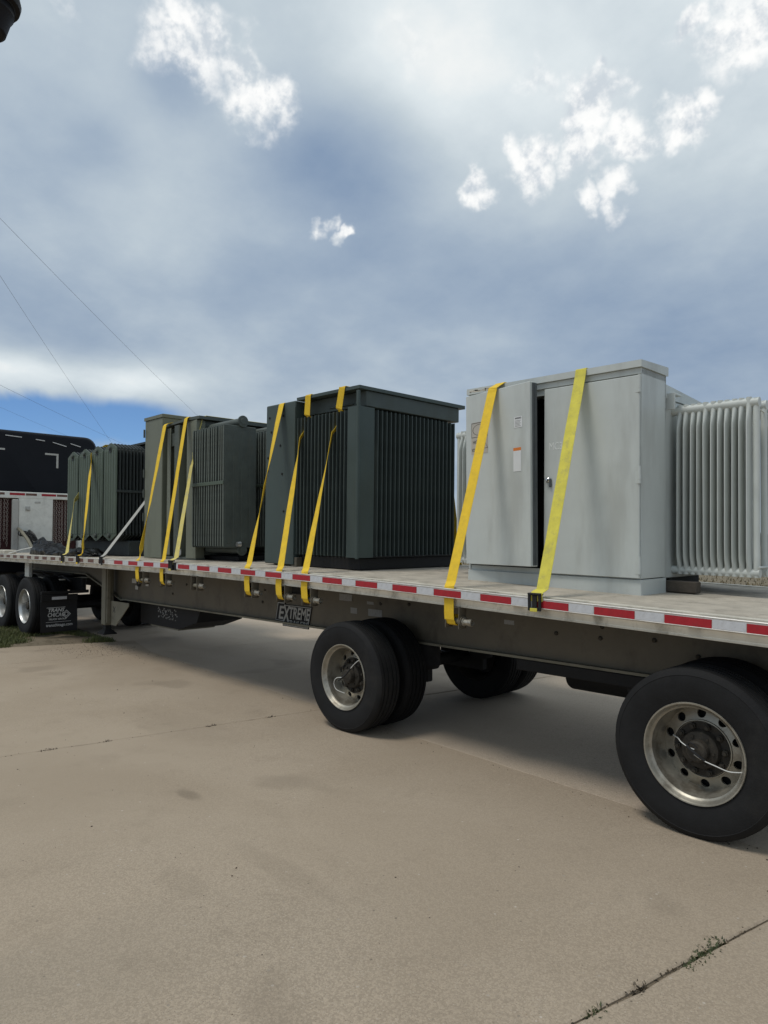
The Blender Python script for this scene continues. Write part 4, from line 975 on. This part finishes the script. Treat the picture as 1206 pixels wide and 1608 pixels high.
# ------------------------------------------------------------------ fern green transformer at the front
Dd = loadpoint(-11.97, 4.70)
tag(Dd, 'mossy green transformer with four peaked radiator banks, farthest forward', 'transformer', 'transformers on the flatbed')
MB().box(-1.0, .95, .56, 1.7, .05, 1.86, .01).build('tank', 'green_dark_fin', Dd)
MB().loft([[(-1.05, .5, 1.861), (1.0, .5, 1.861), (1.0, 1.75, 1.861), (-1.05, 1.75, 1.861)], [(-1.05, .5, 1.895), (1.0, .5, 1.895), (1.0, 1.75, 1.915), (-1.05, 1.75, 1.915)]]).build('tank_lid', 'green_dark_fin', Dd)
MB().box(-.95, 1.04, .22, 1.6, .0, .25, .01).build('base', 'green_dark_fin', Dd)
def panelD():
    mb = MB(); w = .243
    mb.prism([(-w, .09), (-.03, 0), (.03, 0), (w, .09), (w, 1.50), (.03, 1.59), (-.03, 1.59), (-w, 1.50)], 0, .014)
    for k in range(5): x = -.19 + k * .095; mb.box(x - .034, x + .034, -.008, .022, .11, 1.48, .008)
    return mb
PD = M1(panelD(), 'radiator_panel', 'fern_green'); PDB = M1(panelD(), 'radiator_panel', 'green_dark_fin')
LUG = M1(MB().lathe([(0, -.03), (.03, -.03), (.034, -.02), (.034, 0), (0, 0)], 14), 'header_plug', 'olive_dark')
for k in range(4):
    xc = -.80 + k * .535
    rd = MB(); rd.tube([(xc, -.01, 1.72), (xc, .60, 1.72)], .045, 14); rd.tube([(xc, -.01, .34), (xc, .60, .34)], .045, 14)
    rd = rd.build('radiator', 'green_dark_fin', Dd)
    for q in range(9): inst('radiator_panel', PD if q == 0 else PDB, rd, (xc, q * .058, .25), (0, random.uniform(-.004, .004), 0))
    inst('header_plug', LUG, rd, (xc, -.008, 1.755)); inst('header_plug', LUG, rd, (xc, -.008, .335))
    MB().box(xc + .244, xc + .252, -.0, .48, 1.03, 1.07, .002).build('radiator_brace', 'green_dark_fin', rd)

# ------------------------------------------------------------------ straps
def strap(pts, m, label, w=.095, twist=None, hook=None, tail=True, sag=.0):
    """pts: (x,y,z, width-angle): angle 0 = width along X, 90 = edge-on along Y"""
    P_ = [Vector(p[:3]) for p in pts]; A_ = [p[3] if len(p) > 3 else 0 for p in pts]
    rings = []; n = len(P_); out = []
    for i in range(n - 1):
        seg_ = 8 if (P_[i + 1] - P_[i]).length > .5 else 2
        for q in range(seg_):
            t = q / seg_; out.append((P_[i].lerp(P_[i + 1], t), A_[i] + (A_[i + 1] - A_[i]) * t))
    out.append((P_[-1], A_[-1])); mb = MB(); m_ = len(out)
    for i, (p, a) in enumerate(out):
        d = (out[min(i + 1, m_ - 1)][0] - out[max(i - 1, 0)][0]).normalized()
        wv = Vector((1, 0, 0)); wv = (wv - d * wv.dot(d)).normalized()
        wv = Matrix.Rotation(R(a), 3, d) @ wv; nv = d.cross(wv)
        h, th = w / 2, .0022
        p = p + Vector((random.uniform(-1, 1), random.uniform(-1, 1), 0)) * .0012
        rings.append([p + wv * h * .97 + nv * th, p + wv * h + nv * 0, p + wv * h * .97 - nv * th, p - wv * h * .97 - nv * th, p - wv * h, p - wv * h * .97 + nv * th])
    mb.loft(rings)
    o = mb.build('cargo_strap', m, org=tuple(P_[-1]), smooth=0); tag(o, label, 'strap', 'cargo straps over the load')
    L_ = P_[-1]
    if hook is not None:
        x = hook; z = dz(x); hk = MB()
        def L(*a): pass
        for (xa, xb) in ((x - .052, x - .030), (x + .030, x + .052)): hk.box(xa, xb, 4.026, 4.036, z - .085, z + .030, .003)
        hk.box(x - .052, x + .052, 4.022, 4.064, z + .020, z + .036, .004); hk.box(x - .030, x + .030, 4.026, 4.034, z - .085, z - .062, .003); hk.box(x - .018, x + .018, 4.028, 4.036, z - .062, z + .02, .002)
        hk.v = [(a - L_[0], b_ - L_[1], c - L_[2]) for a, b_, c in hk.v]
        hk.build('flat_hook', 'black_steel', o)
        k2 = MB().box(x - .030, x + .026, 4.019, 4.025, z - .090, z - .066, .002)
        k2.v = [(a - L_[0], b_ - L_[1], c - L_[2]) for a, b_, c in k2.v]; k2.build('strap_end', m, o)
    return o
def winch_run(x): # behind the rub rail and round the drum
    return [(x, 4.083, dz(x) + .014), (x, 4.079, dz(x) - .05), (x, 4.076, dz(x) - .13), (x, 4.082, dz(x) - .235), (x, 4.098, dz(x) - .268), (x, 4.125, dz(x) - .28), (x, 4.15, dz(x) - .26), (x, 4.15, dz(x) - .20)]
def far_run(x, y, z): return [(x, 6.70, z), ]
def over(x, ytop, ztop, yback):     # over the top and down the far side
    return [(x, 6.64, dz(x) - .1), (x, 6.62, dz(x) + .02), (x, yback, ztop - .02), (x, yback - .03, ztop)]
zA = lambda x, h: dz(-3.11) + .003 - (x + 3.11) * math.tan(slope(-3.11) * .5) + h
zb = lambda x0, h: dz(x0) + h
# pale grey cabinet
strap(over(-3.52, 5.0, zA(-3.52, 1.725) + .006, 5.33) + [(-3.53, 4.856, zA(-3.53, 1.714)), (-3.53, 4.846, zA(-3.53, 1.706)), (-3.545, 4.772, zA(-3.55, 1.662)), (-3.55, 4.762, zA(-3.55, 1.62)), (-3.47, 4.12, dz(-3.46) + .05)] + winch_run(-3.455), 'strap_yellow', 'yellow strap over the ajar door of the pale grey cabinet, down to a winch')
xx = -2.65
strap(over(-2.76, 5.0, zA(-2.76, 1.725) + .006, 5.33) + [(-2.76, 4.856, zA(-2.76, 1.714)), (-2.76, 4.848, zA(-2.76, 1.700)), (-2.757, 4.830, zA(-2.757, 1.64)), (xx + .01, 4.10, dz(xx) + .06), (xx, 4.056, dz(xx) + .042), (xx, 4.040, dz(xx) + .030), (xx, 4.040, dz(xx) - .02)], 'strap_lemon', 'dirty lemon yellow strap over the closed cabinet door, hooked on the rail', hook=xx - .01)
# dark corrugated transformer
zB = dz(-6.04)
strap(over(-6.50, 5, zB + 1.885, 6.3) + [(-6.51, 4.735, zB + 1.878), (-6.51, 4.722, zB + 1.865)] + [(-6.51 + .27 * t, 4.715 - .595 * t, zB + 1.865 - 1.81 * t, a_) for t, a_ in ((.12, 4), (.30, 16), (.46, 36), (.54, 46), (.68, 36), (.85, 10), (1.0, 0))] + winch_run(-6.22), 'strap_yellow', 'twisted yellow strap crossing the smooth end cabinet of the dark green transformer')
xg = -6.04 - .225 + 1.5 * .0615
strap(over(-6.02, 5, zB + 1.915, 6.3) + [(-6.03, 4.74, zB + 1.908), (-6.03, 4.732, zB + 1.895), (-6.07, 4.75, zB + 1.69, 0), (-6.09, 4.79, zB + 1.668, 20), (xg, 4.85, zB + 1.63, 60), (xg, 4.84, zB + 1.55, 60), (xg, 4.785, zB + 1.48, 56), (xg, 4.73, zB + 1.42, 48)] + [(xg + (-5.68 - xg) * t, 4.73 - .61 * t, zB + 1.42 - 1.375 * t, a_) for t, a_ in ((.10, 40), (.22, 26), (.42, 8), (1.0, 0))] + winch_run(-5.655), 'strap_yellow', 'middle yellow strap on the dark green transformer, coming out between its fins')
xg = -6.04 - .225 + 10.5 * .0615
strap(over(-5.45, 5, zB + 1.915, 6.3) + [(-5.46, 4.74, zB + 1.908), (-5.46, 4.732, zB + 1.895), (-5.53, 4.75, zB + 1.69, 0), (-5.55, 4.79, zB + 1.668, 20), (xg, 4.85, zB + 1.63, 60), (xg, 4.84, zB + 1.55, 60), (xg, 4.785, zB + 1.47, 56), (xg, 4.73, zB + 1.42, 48)] + [(xg + (-5.27 - xg) * t, 4.73 - .61 * t, zB + 1.42 - 1.38 * t, a_) for t, a_ in ((.12, 44), (.30, 34), (.5, 22), (.75, 8), (1.0, 0))] + winch_run(-5.245), 'strap_yellow', 'yellow strap above the trailer badge, nearest the bare corner of the dark green transformer')
# olive transformer
zC = dz(-8.95)
strap(over(-9.22, 5, zC + 1.955, 6.3) + [(-9.24, 4.75, zC + 1.95), (-9.24, 4.69, zC + 1.93), (-9.23, 4.66, zC + 1.90)] + [(-9.23 + .41 * t, 4.66 - .54 * t, zC + 1.90 - 1.85 * t, a_) for t, a_ in ((.25, 0), (.6, 12), (.85, 45), (.94, 58), (1.0, 20))] + winch_run(-8.80), 'strap_yellow', 'yellow strap across the tall olive side cabinet, leftmost of the olive transformer')
strap(over(-8.62, 5, zC + 1.965, 6.3) + [(-8.64, 4.70, zC + 1.955), (-8.645, 4.675, zC + 1.935), (-8.63, 4.65, zC + 1.85), (-8.14, 4.12, zC + .04)] + winch_run(-8.12), 'strap_yellow', 'yellow strap from the lid edge of the olive transformer down to a winch', w=.085)
xx = -7.80
strap(over(-8.46, 5, zC + 1.975, 6.3) + [(-8.46, 4.85, zC + 1.965, 0), (-8.45, 4.80, zC + 1.90, 20), (-8.435, 4.76, zC + 1.60, 70), (-8.42, 4.68, zC + 1.42, 70), (-8.38, 4.62, zC + 1.28, 10), (xx + .01, 4.10, dz(xx) + .06), (xx, 4.056, dz(xx) + .042), (xx, 4.040, dz(xx) + .030), (xx, 4.040, dz(xx) - .02)], 'strap_pale', 'faded pale yellow strap beside the panel radiator of the olive transformer', hook=xx)
# front transformer
zD = dz(-11.97)
xx = -11.34; xg = -11.97 - .80 + .2675
strap([(-12.45, 6.6, zD - .05), (-12.45, 6.45, zD + 1.0), (xg, 5.6, zD + 1.92), (xg, 5.2, zD + 1.91), (xg, 5.15, zD + 1.5, 85), (xg, 4.75, zD + 1.10, 88), (xg + .04, 4.62, zD + .95, 40), (xx, 4.10, zD + .06), (xx, 4.056, zD + .042), (xx, 4.040, zD + .030), (xx, 4.040, zD - .02)], 'strap_pale', 'short pale strap between the first two peaked radiator banks', w=.085, hook=xx)
xx = -10.72; xg = -11.97 - .80 + .535 * 1.5
strap([(-11.9, 6.6, zD - .05), (-11.9, 6.45, zD + 1.0), (xg, 5.6, zD + 1.93), (xg, 5.1, zD + 1.92), (xg, 4.95, zD + 1.88, 60), (xg, 4.72, zD + 1.72, 60), *[(xg + (-10.72 - xg) * t, 4.71 - .61 * t, zD + 1.70 - 1.64 * t, a_) for t, a_ in ((.06, 30), (.2, 5), (.6, 5), (.8, 20), (.93, 50), (1.0, 20))], (xx, 4.056, zD + .042), (xx, 4.040, zD + .030), (xx, 4.040, zD - .02)], 'strap_yellow', 'dull yellow strap between the second and third peaked radiator banks', hook=xx)
xx = -9.86
strap([(-11.3, 6.6, zD - .05), (-11.25, 6.5, zD + 1.0), (-11.05, 6.2, zD + 1.925), (-10.965, 6.0, zD + 1.925), (-10.95, 5.96, zD + 1.90), (xx - .02, 4.10, dz(xx) + .07), (xx, 4.056, dz(xx) + .042), (xx, 4.040, dz(xx) + .030), (xx, 4.040, dz(xx) - .02)], 'strap_white', 'slanting greyish white strap between the mossy green and the olive transformer', hook=xx)
# thin cord to the tarp
cdp = [Vector((-14.35, 4.12, dz(-14) + .012)), Vector((-13.9, 4.22, dz(-14) + .09)), Vector((-13.35, 4.38, dz(-14) + .17))]
mb = MB().tube(cdp, .009, 6)
tag(mb.build('tie_cord', 'hose_white', org=tuple(cdp[0])), 'thin white cord stretched from the deck edge to the black tarp', 'rope')

# ------------------------------------------------------------------ black tarp bundle
random.seed(21)
mb = MB(); nu, nv = 110, 26; vv = []
from mathutils import noise as mnoise
for i in range(nu + 1):
    u = i / nu; X = -13.75 + 2.75 * u
    hgt = (.19 + .05 * math.sin(u * 9 + 1) + .05 * mnoise.noise(Vector((u * 7, 1.3, 0)))) * min(1, u * 16, (1 - u) * 10) ** .5 + .01
    if u > .30: hgt *= 1 - .45 * min(1, (u - .30) / .2)
    for j in range(nv + 1):
        a = math.pi * j / nv
        rr = 1 + .30 * mnoise.noise(Vector((u * 8, j * .22, 2))) + .10 * abs(mnoise.noise(Vector((u * 16, j * .35, 5)))) * 2
        wdt = .23 * (.9 + .25 * mnoise.noise(Vector((u * 5, 3, 7)))) * min(1, u * 20 + .15, (1 - u) * 14 + .15)
        vv.append((X + .06 * mnoise.noise(Vector((u * 9, j * .4, 9))), 4.47 - wdt * math.cos(a) * rr, dz(X) + .004 + max(0, hgt * max(0.0, math.sin(a)) ** .75 * rr)))
mb.add(vv, [(i * (nv + 1) + j, (i + 1) * (nv + 1) + j, (i + 1) * (nv + 1) + j + 1, i * (nv + 1) + j + 1) for i in range(nu) for j in range(nv)])
tag(mb.build('tarp', 'tarp_black', org=(-12.4, 4.47, dz(-12.4)), smooth=50), 'crumpled black tarp bundle lying on the deck before the green radiators', 'tarp')

# ------------------------------------------------------------------ lamp at the top left, overhead wires, pole, far trees
ld_ = pixdir(-19, 6); lc = Vector((0, 0, CAM_H)) + ld_ * 3.3
LM = empty('post_lantern', (lc.x - .62, lc.y - .62, 0), world_coords=True); tag(LM, 'black outdoor lantern jutting in at the upper left corner', 'lamp')
MB().lathe([(0, .145), (.02, .14), (.028, .115), (.06, .105), (.088, .07), (.100, .035), (.104, .018), (.100, .0), (.086, -.002), (.082, -.006), (.0, -.006)], 36, c=tuple(lc), axis='z').build('lantern_cap', 'lamp_black', LM)
MB().lathe([(.080, -.007), (.082, -.030), (.074, -.042), (.058, -.098), (.050, -.104), (0, -.104)], 36, c=tuple(lc), axis='z').build('lantern_body', 'lamp_black', LM)
pc_ = Vector((lc.x - .62, lc.y - .62, 0))
MB().tube([lc + Vector((0, 0, .13)), lc + Vector((-.05, -.05, .22)), lc + Vector((-.3, -.3, .28)), lc + Vector((-.62, -.62, .18))], .014, 10).build('arm', 'lamp_black', LM)
MB().tube([(pc_.x, pc_.y, 0), (pc_.x, pc_.y, lc.z + .35)], .055, 16).build('post', 'lamp_black', LM)

def wire(pxa, da, pxb, db, label, r=.012, sag=1.0):
    a = Vector((0, 0, CAM_H)) + pixdir(*pxa) * da; b_ = Vector((0, 0, CAM_H)) + pixdir(*pxb) * db
    pts = []
    for q in range(25):
        t = q / 24; p = a.lerp(b_, t); p.z -= sag * 4 * t * (1 - t); pts.append(p)
    mb = MB().tube(pts, r, 6); o = mb.build('overhead_wire', 'wire', org=tuple(a)); tag(o, label, 'wire', 'overhead wires'); return b_
wire((-90, 250), 22, (425, 752), 74, 'overhead wire running down to the olive transformer, the uppermost', .0045, .5)
wire((-60, 340), 30, (240, 782), 78, 'steepest overhead wire, ending behind the peaked radiators', .0055, .4)
e = wire((-90, 560), 40, (300, 742), 110, 'overhead wire crossing low over the black sleeper roof', .0075, .3)
wire((-90, 600), 50, (300, 760), 112, 'faint overhead wire in the patch of blue sky', .006, .3)
for (px, d, h, lab) in ((425, 74, 9.2, 'wooden utility pole far behind the dark green transformer'), (240, 78, 7.4, 'wooden utility pole far behind the olive cabinet'), (300, 111, 12.3, 'farthest wooden utility pole behind the olive transformer')):
    q = pixdir(px, 844); p = Vector((q.x, q.y, 0)).normalized() * d
    pz = {425: 752, 240: 782, 300: 742}[px]; top = CAM_H + d * (844 - pz) / 1090 / 1.02 + .2
    U = empty('utility_pole', (p.x, p.y, -.16)); tag(U, lab, 'pole')
    MB().tube([(0, 0, 0), (0, 0, top + .16)], [.16, .11], 12).build('pole', 'pole_wood', U); MB().box(-.9, .9, -.05, .05, top - .2, top - .08, .01).build('cross_arm', 'pole_wood', U)
# distant shelter belt on the horizon: small far trees
def far_tree(x, y, s, label):
    T = empty('far_tree', (x, y, -.16)); tag(T, label, 'tree', 'far trees on the horizon')
    MB().tube([(0, 0, 0), (.1, 0, s * .4), (0, .1, s * .7)], [.18, .14, .06], 7).build('trunk', 'pole_wood', T)
    mb = MB()
    for _ in range(260):
        v = Vector((random.gauss(0, 1), random.gauss(0, 1), random.gauss(0, 1))).normalized() * random.random() ** .4
        c = Vector((v.x * s * .42, v.y * s * .42, s * .62 + v.z * s * .36)); q = random.uniform(.25, .5) * s / 5
        a = Vector((random.gauss(0, 1), random.gauss(0, 1), random.gauss(0, 1))).normalized(); b_ = a.orthogonal().normalized()
        mb.add([c - a * q, c + b_ * q, c + a * q, c - b_ * q], [(0, 1, 2, 3)])
    mb.build('crown', 'tree_dark', T, smooth=0)
random.seed(9)
k = 0
for px in (1194, 1205):
    q = pixdir(px, 844); d = random.uniform(165, 190); k += 1
    far_tree(q.x * d, q.y * d, random.uniform(2.6, 3.8), ['far dark tree seen through the gap at the end of the grey radiator', 'far dark tree at the right picture edge'][k - 1])

for o in bpy.data.objects:
    if o.parent is None and o.name.split('.')[0] in ('ground', 'pavement', 'verge', 'grass', 'dry_grass', 'gravel', 'leaf_litter', 'joint_weed'): o.location.z += GROUND_Z
for o in bpy.data.objects:
    if '_org' in o.keys(): del o['_org']
scene.render.engine = 'CYCLES'
scene.cycles.max_bounces = 5; scene.cycles.diffuse_bounces = 3; scene.cycles.glossy_bounces = 2; scene.cycles.transmission_bounces = 0; scene.cycles.volume_bounces = 0
scene.cycles.caustics_reflective = False; scene.cycles.caustics_refractive = False
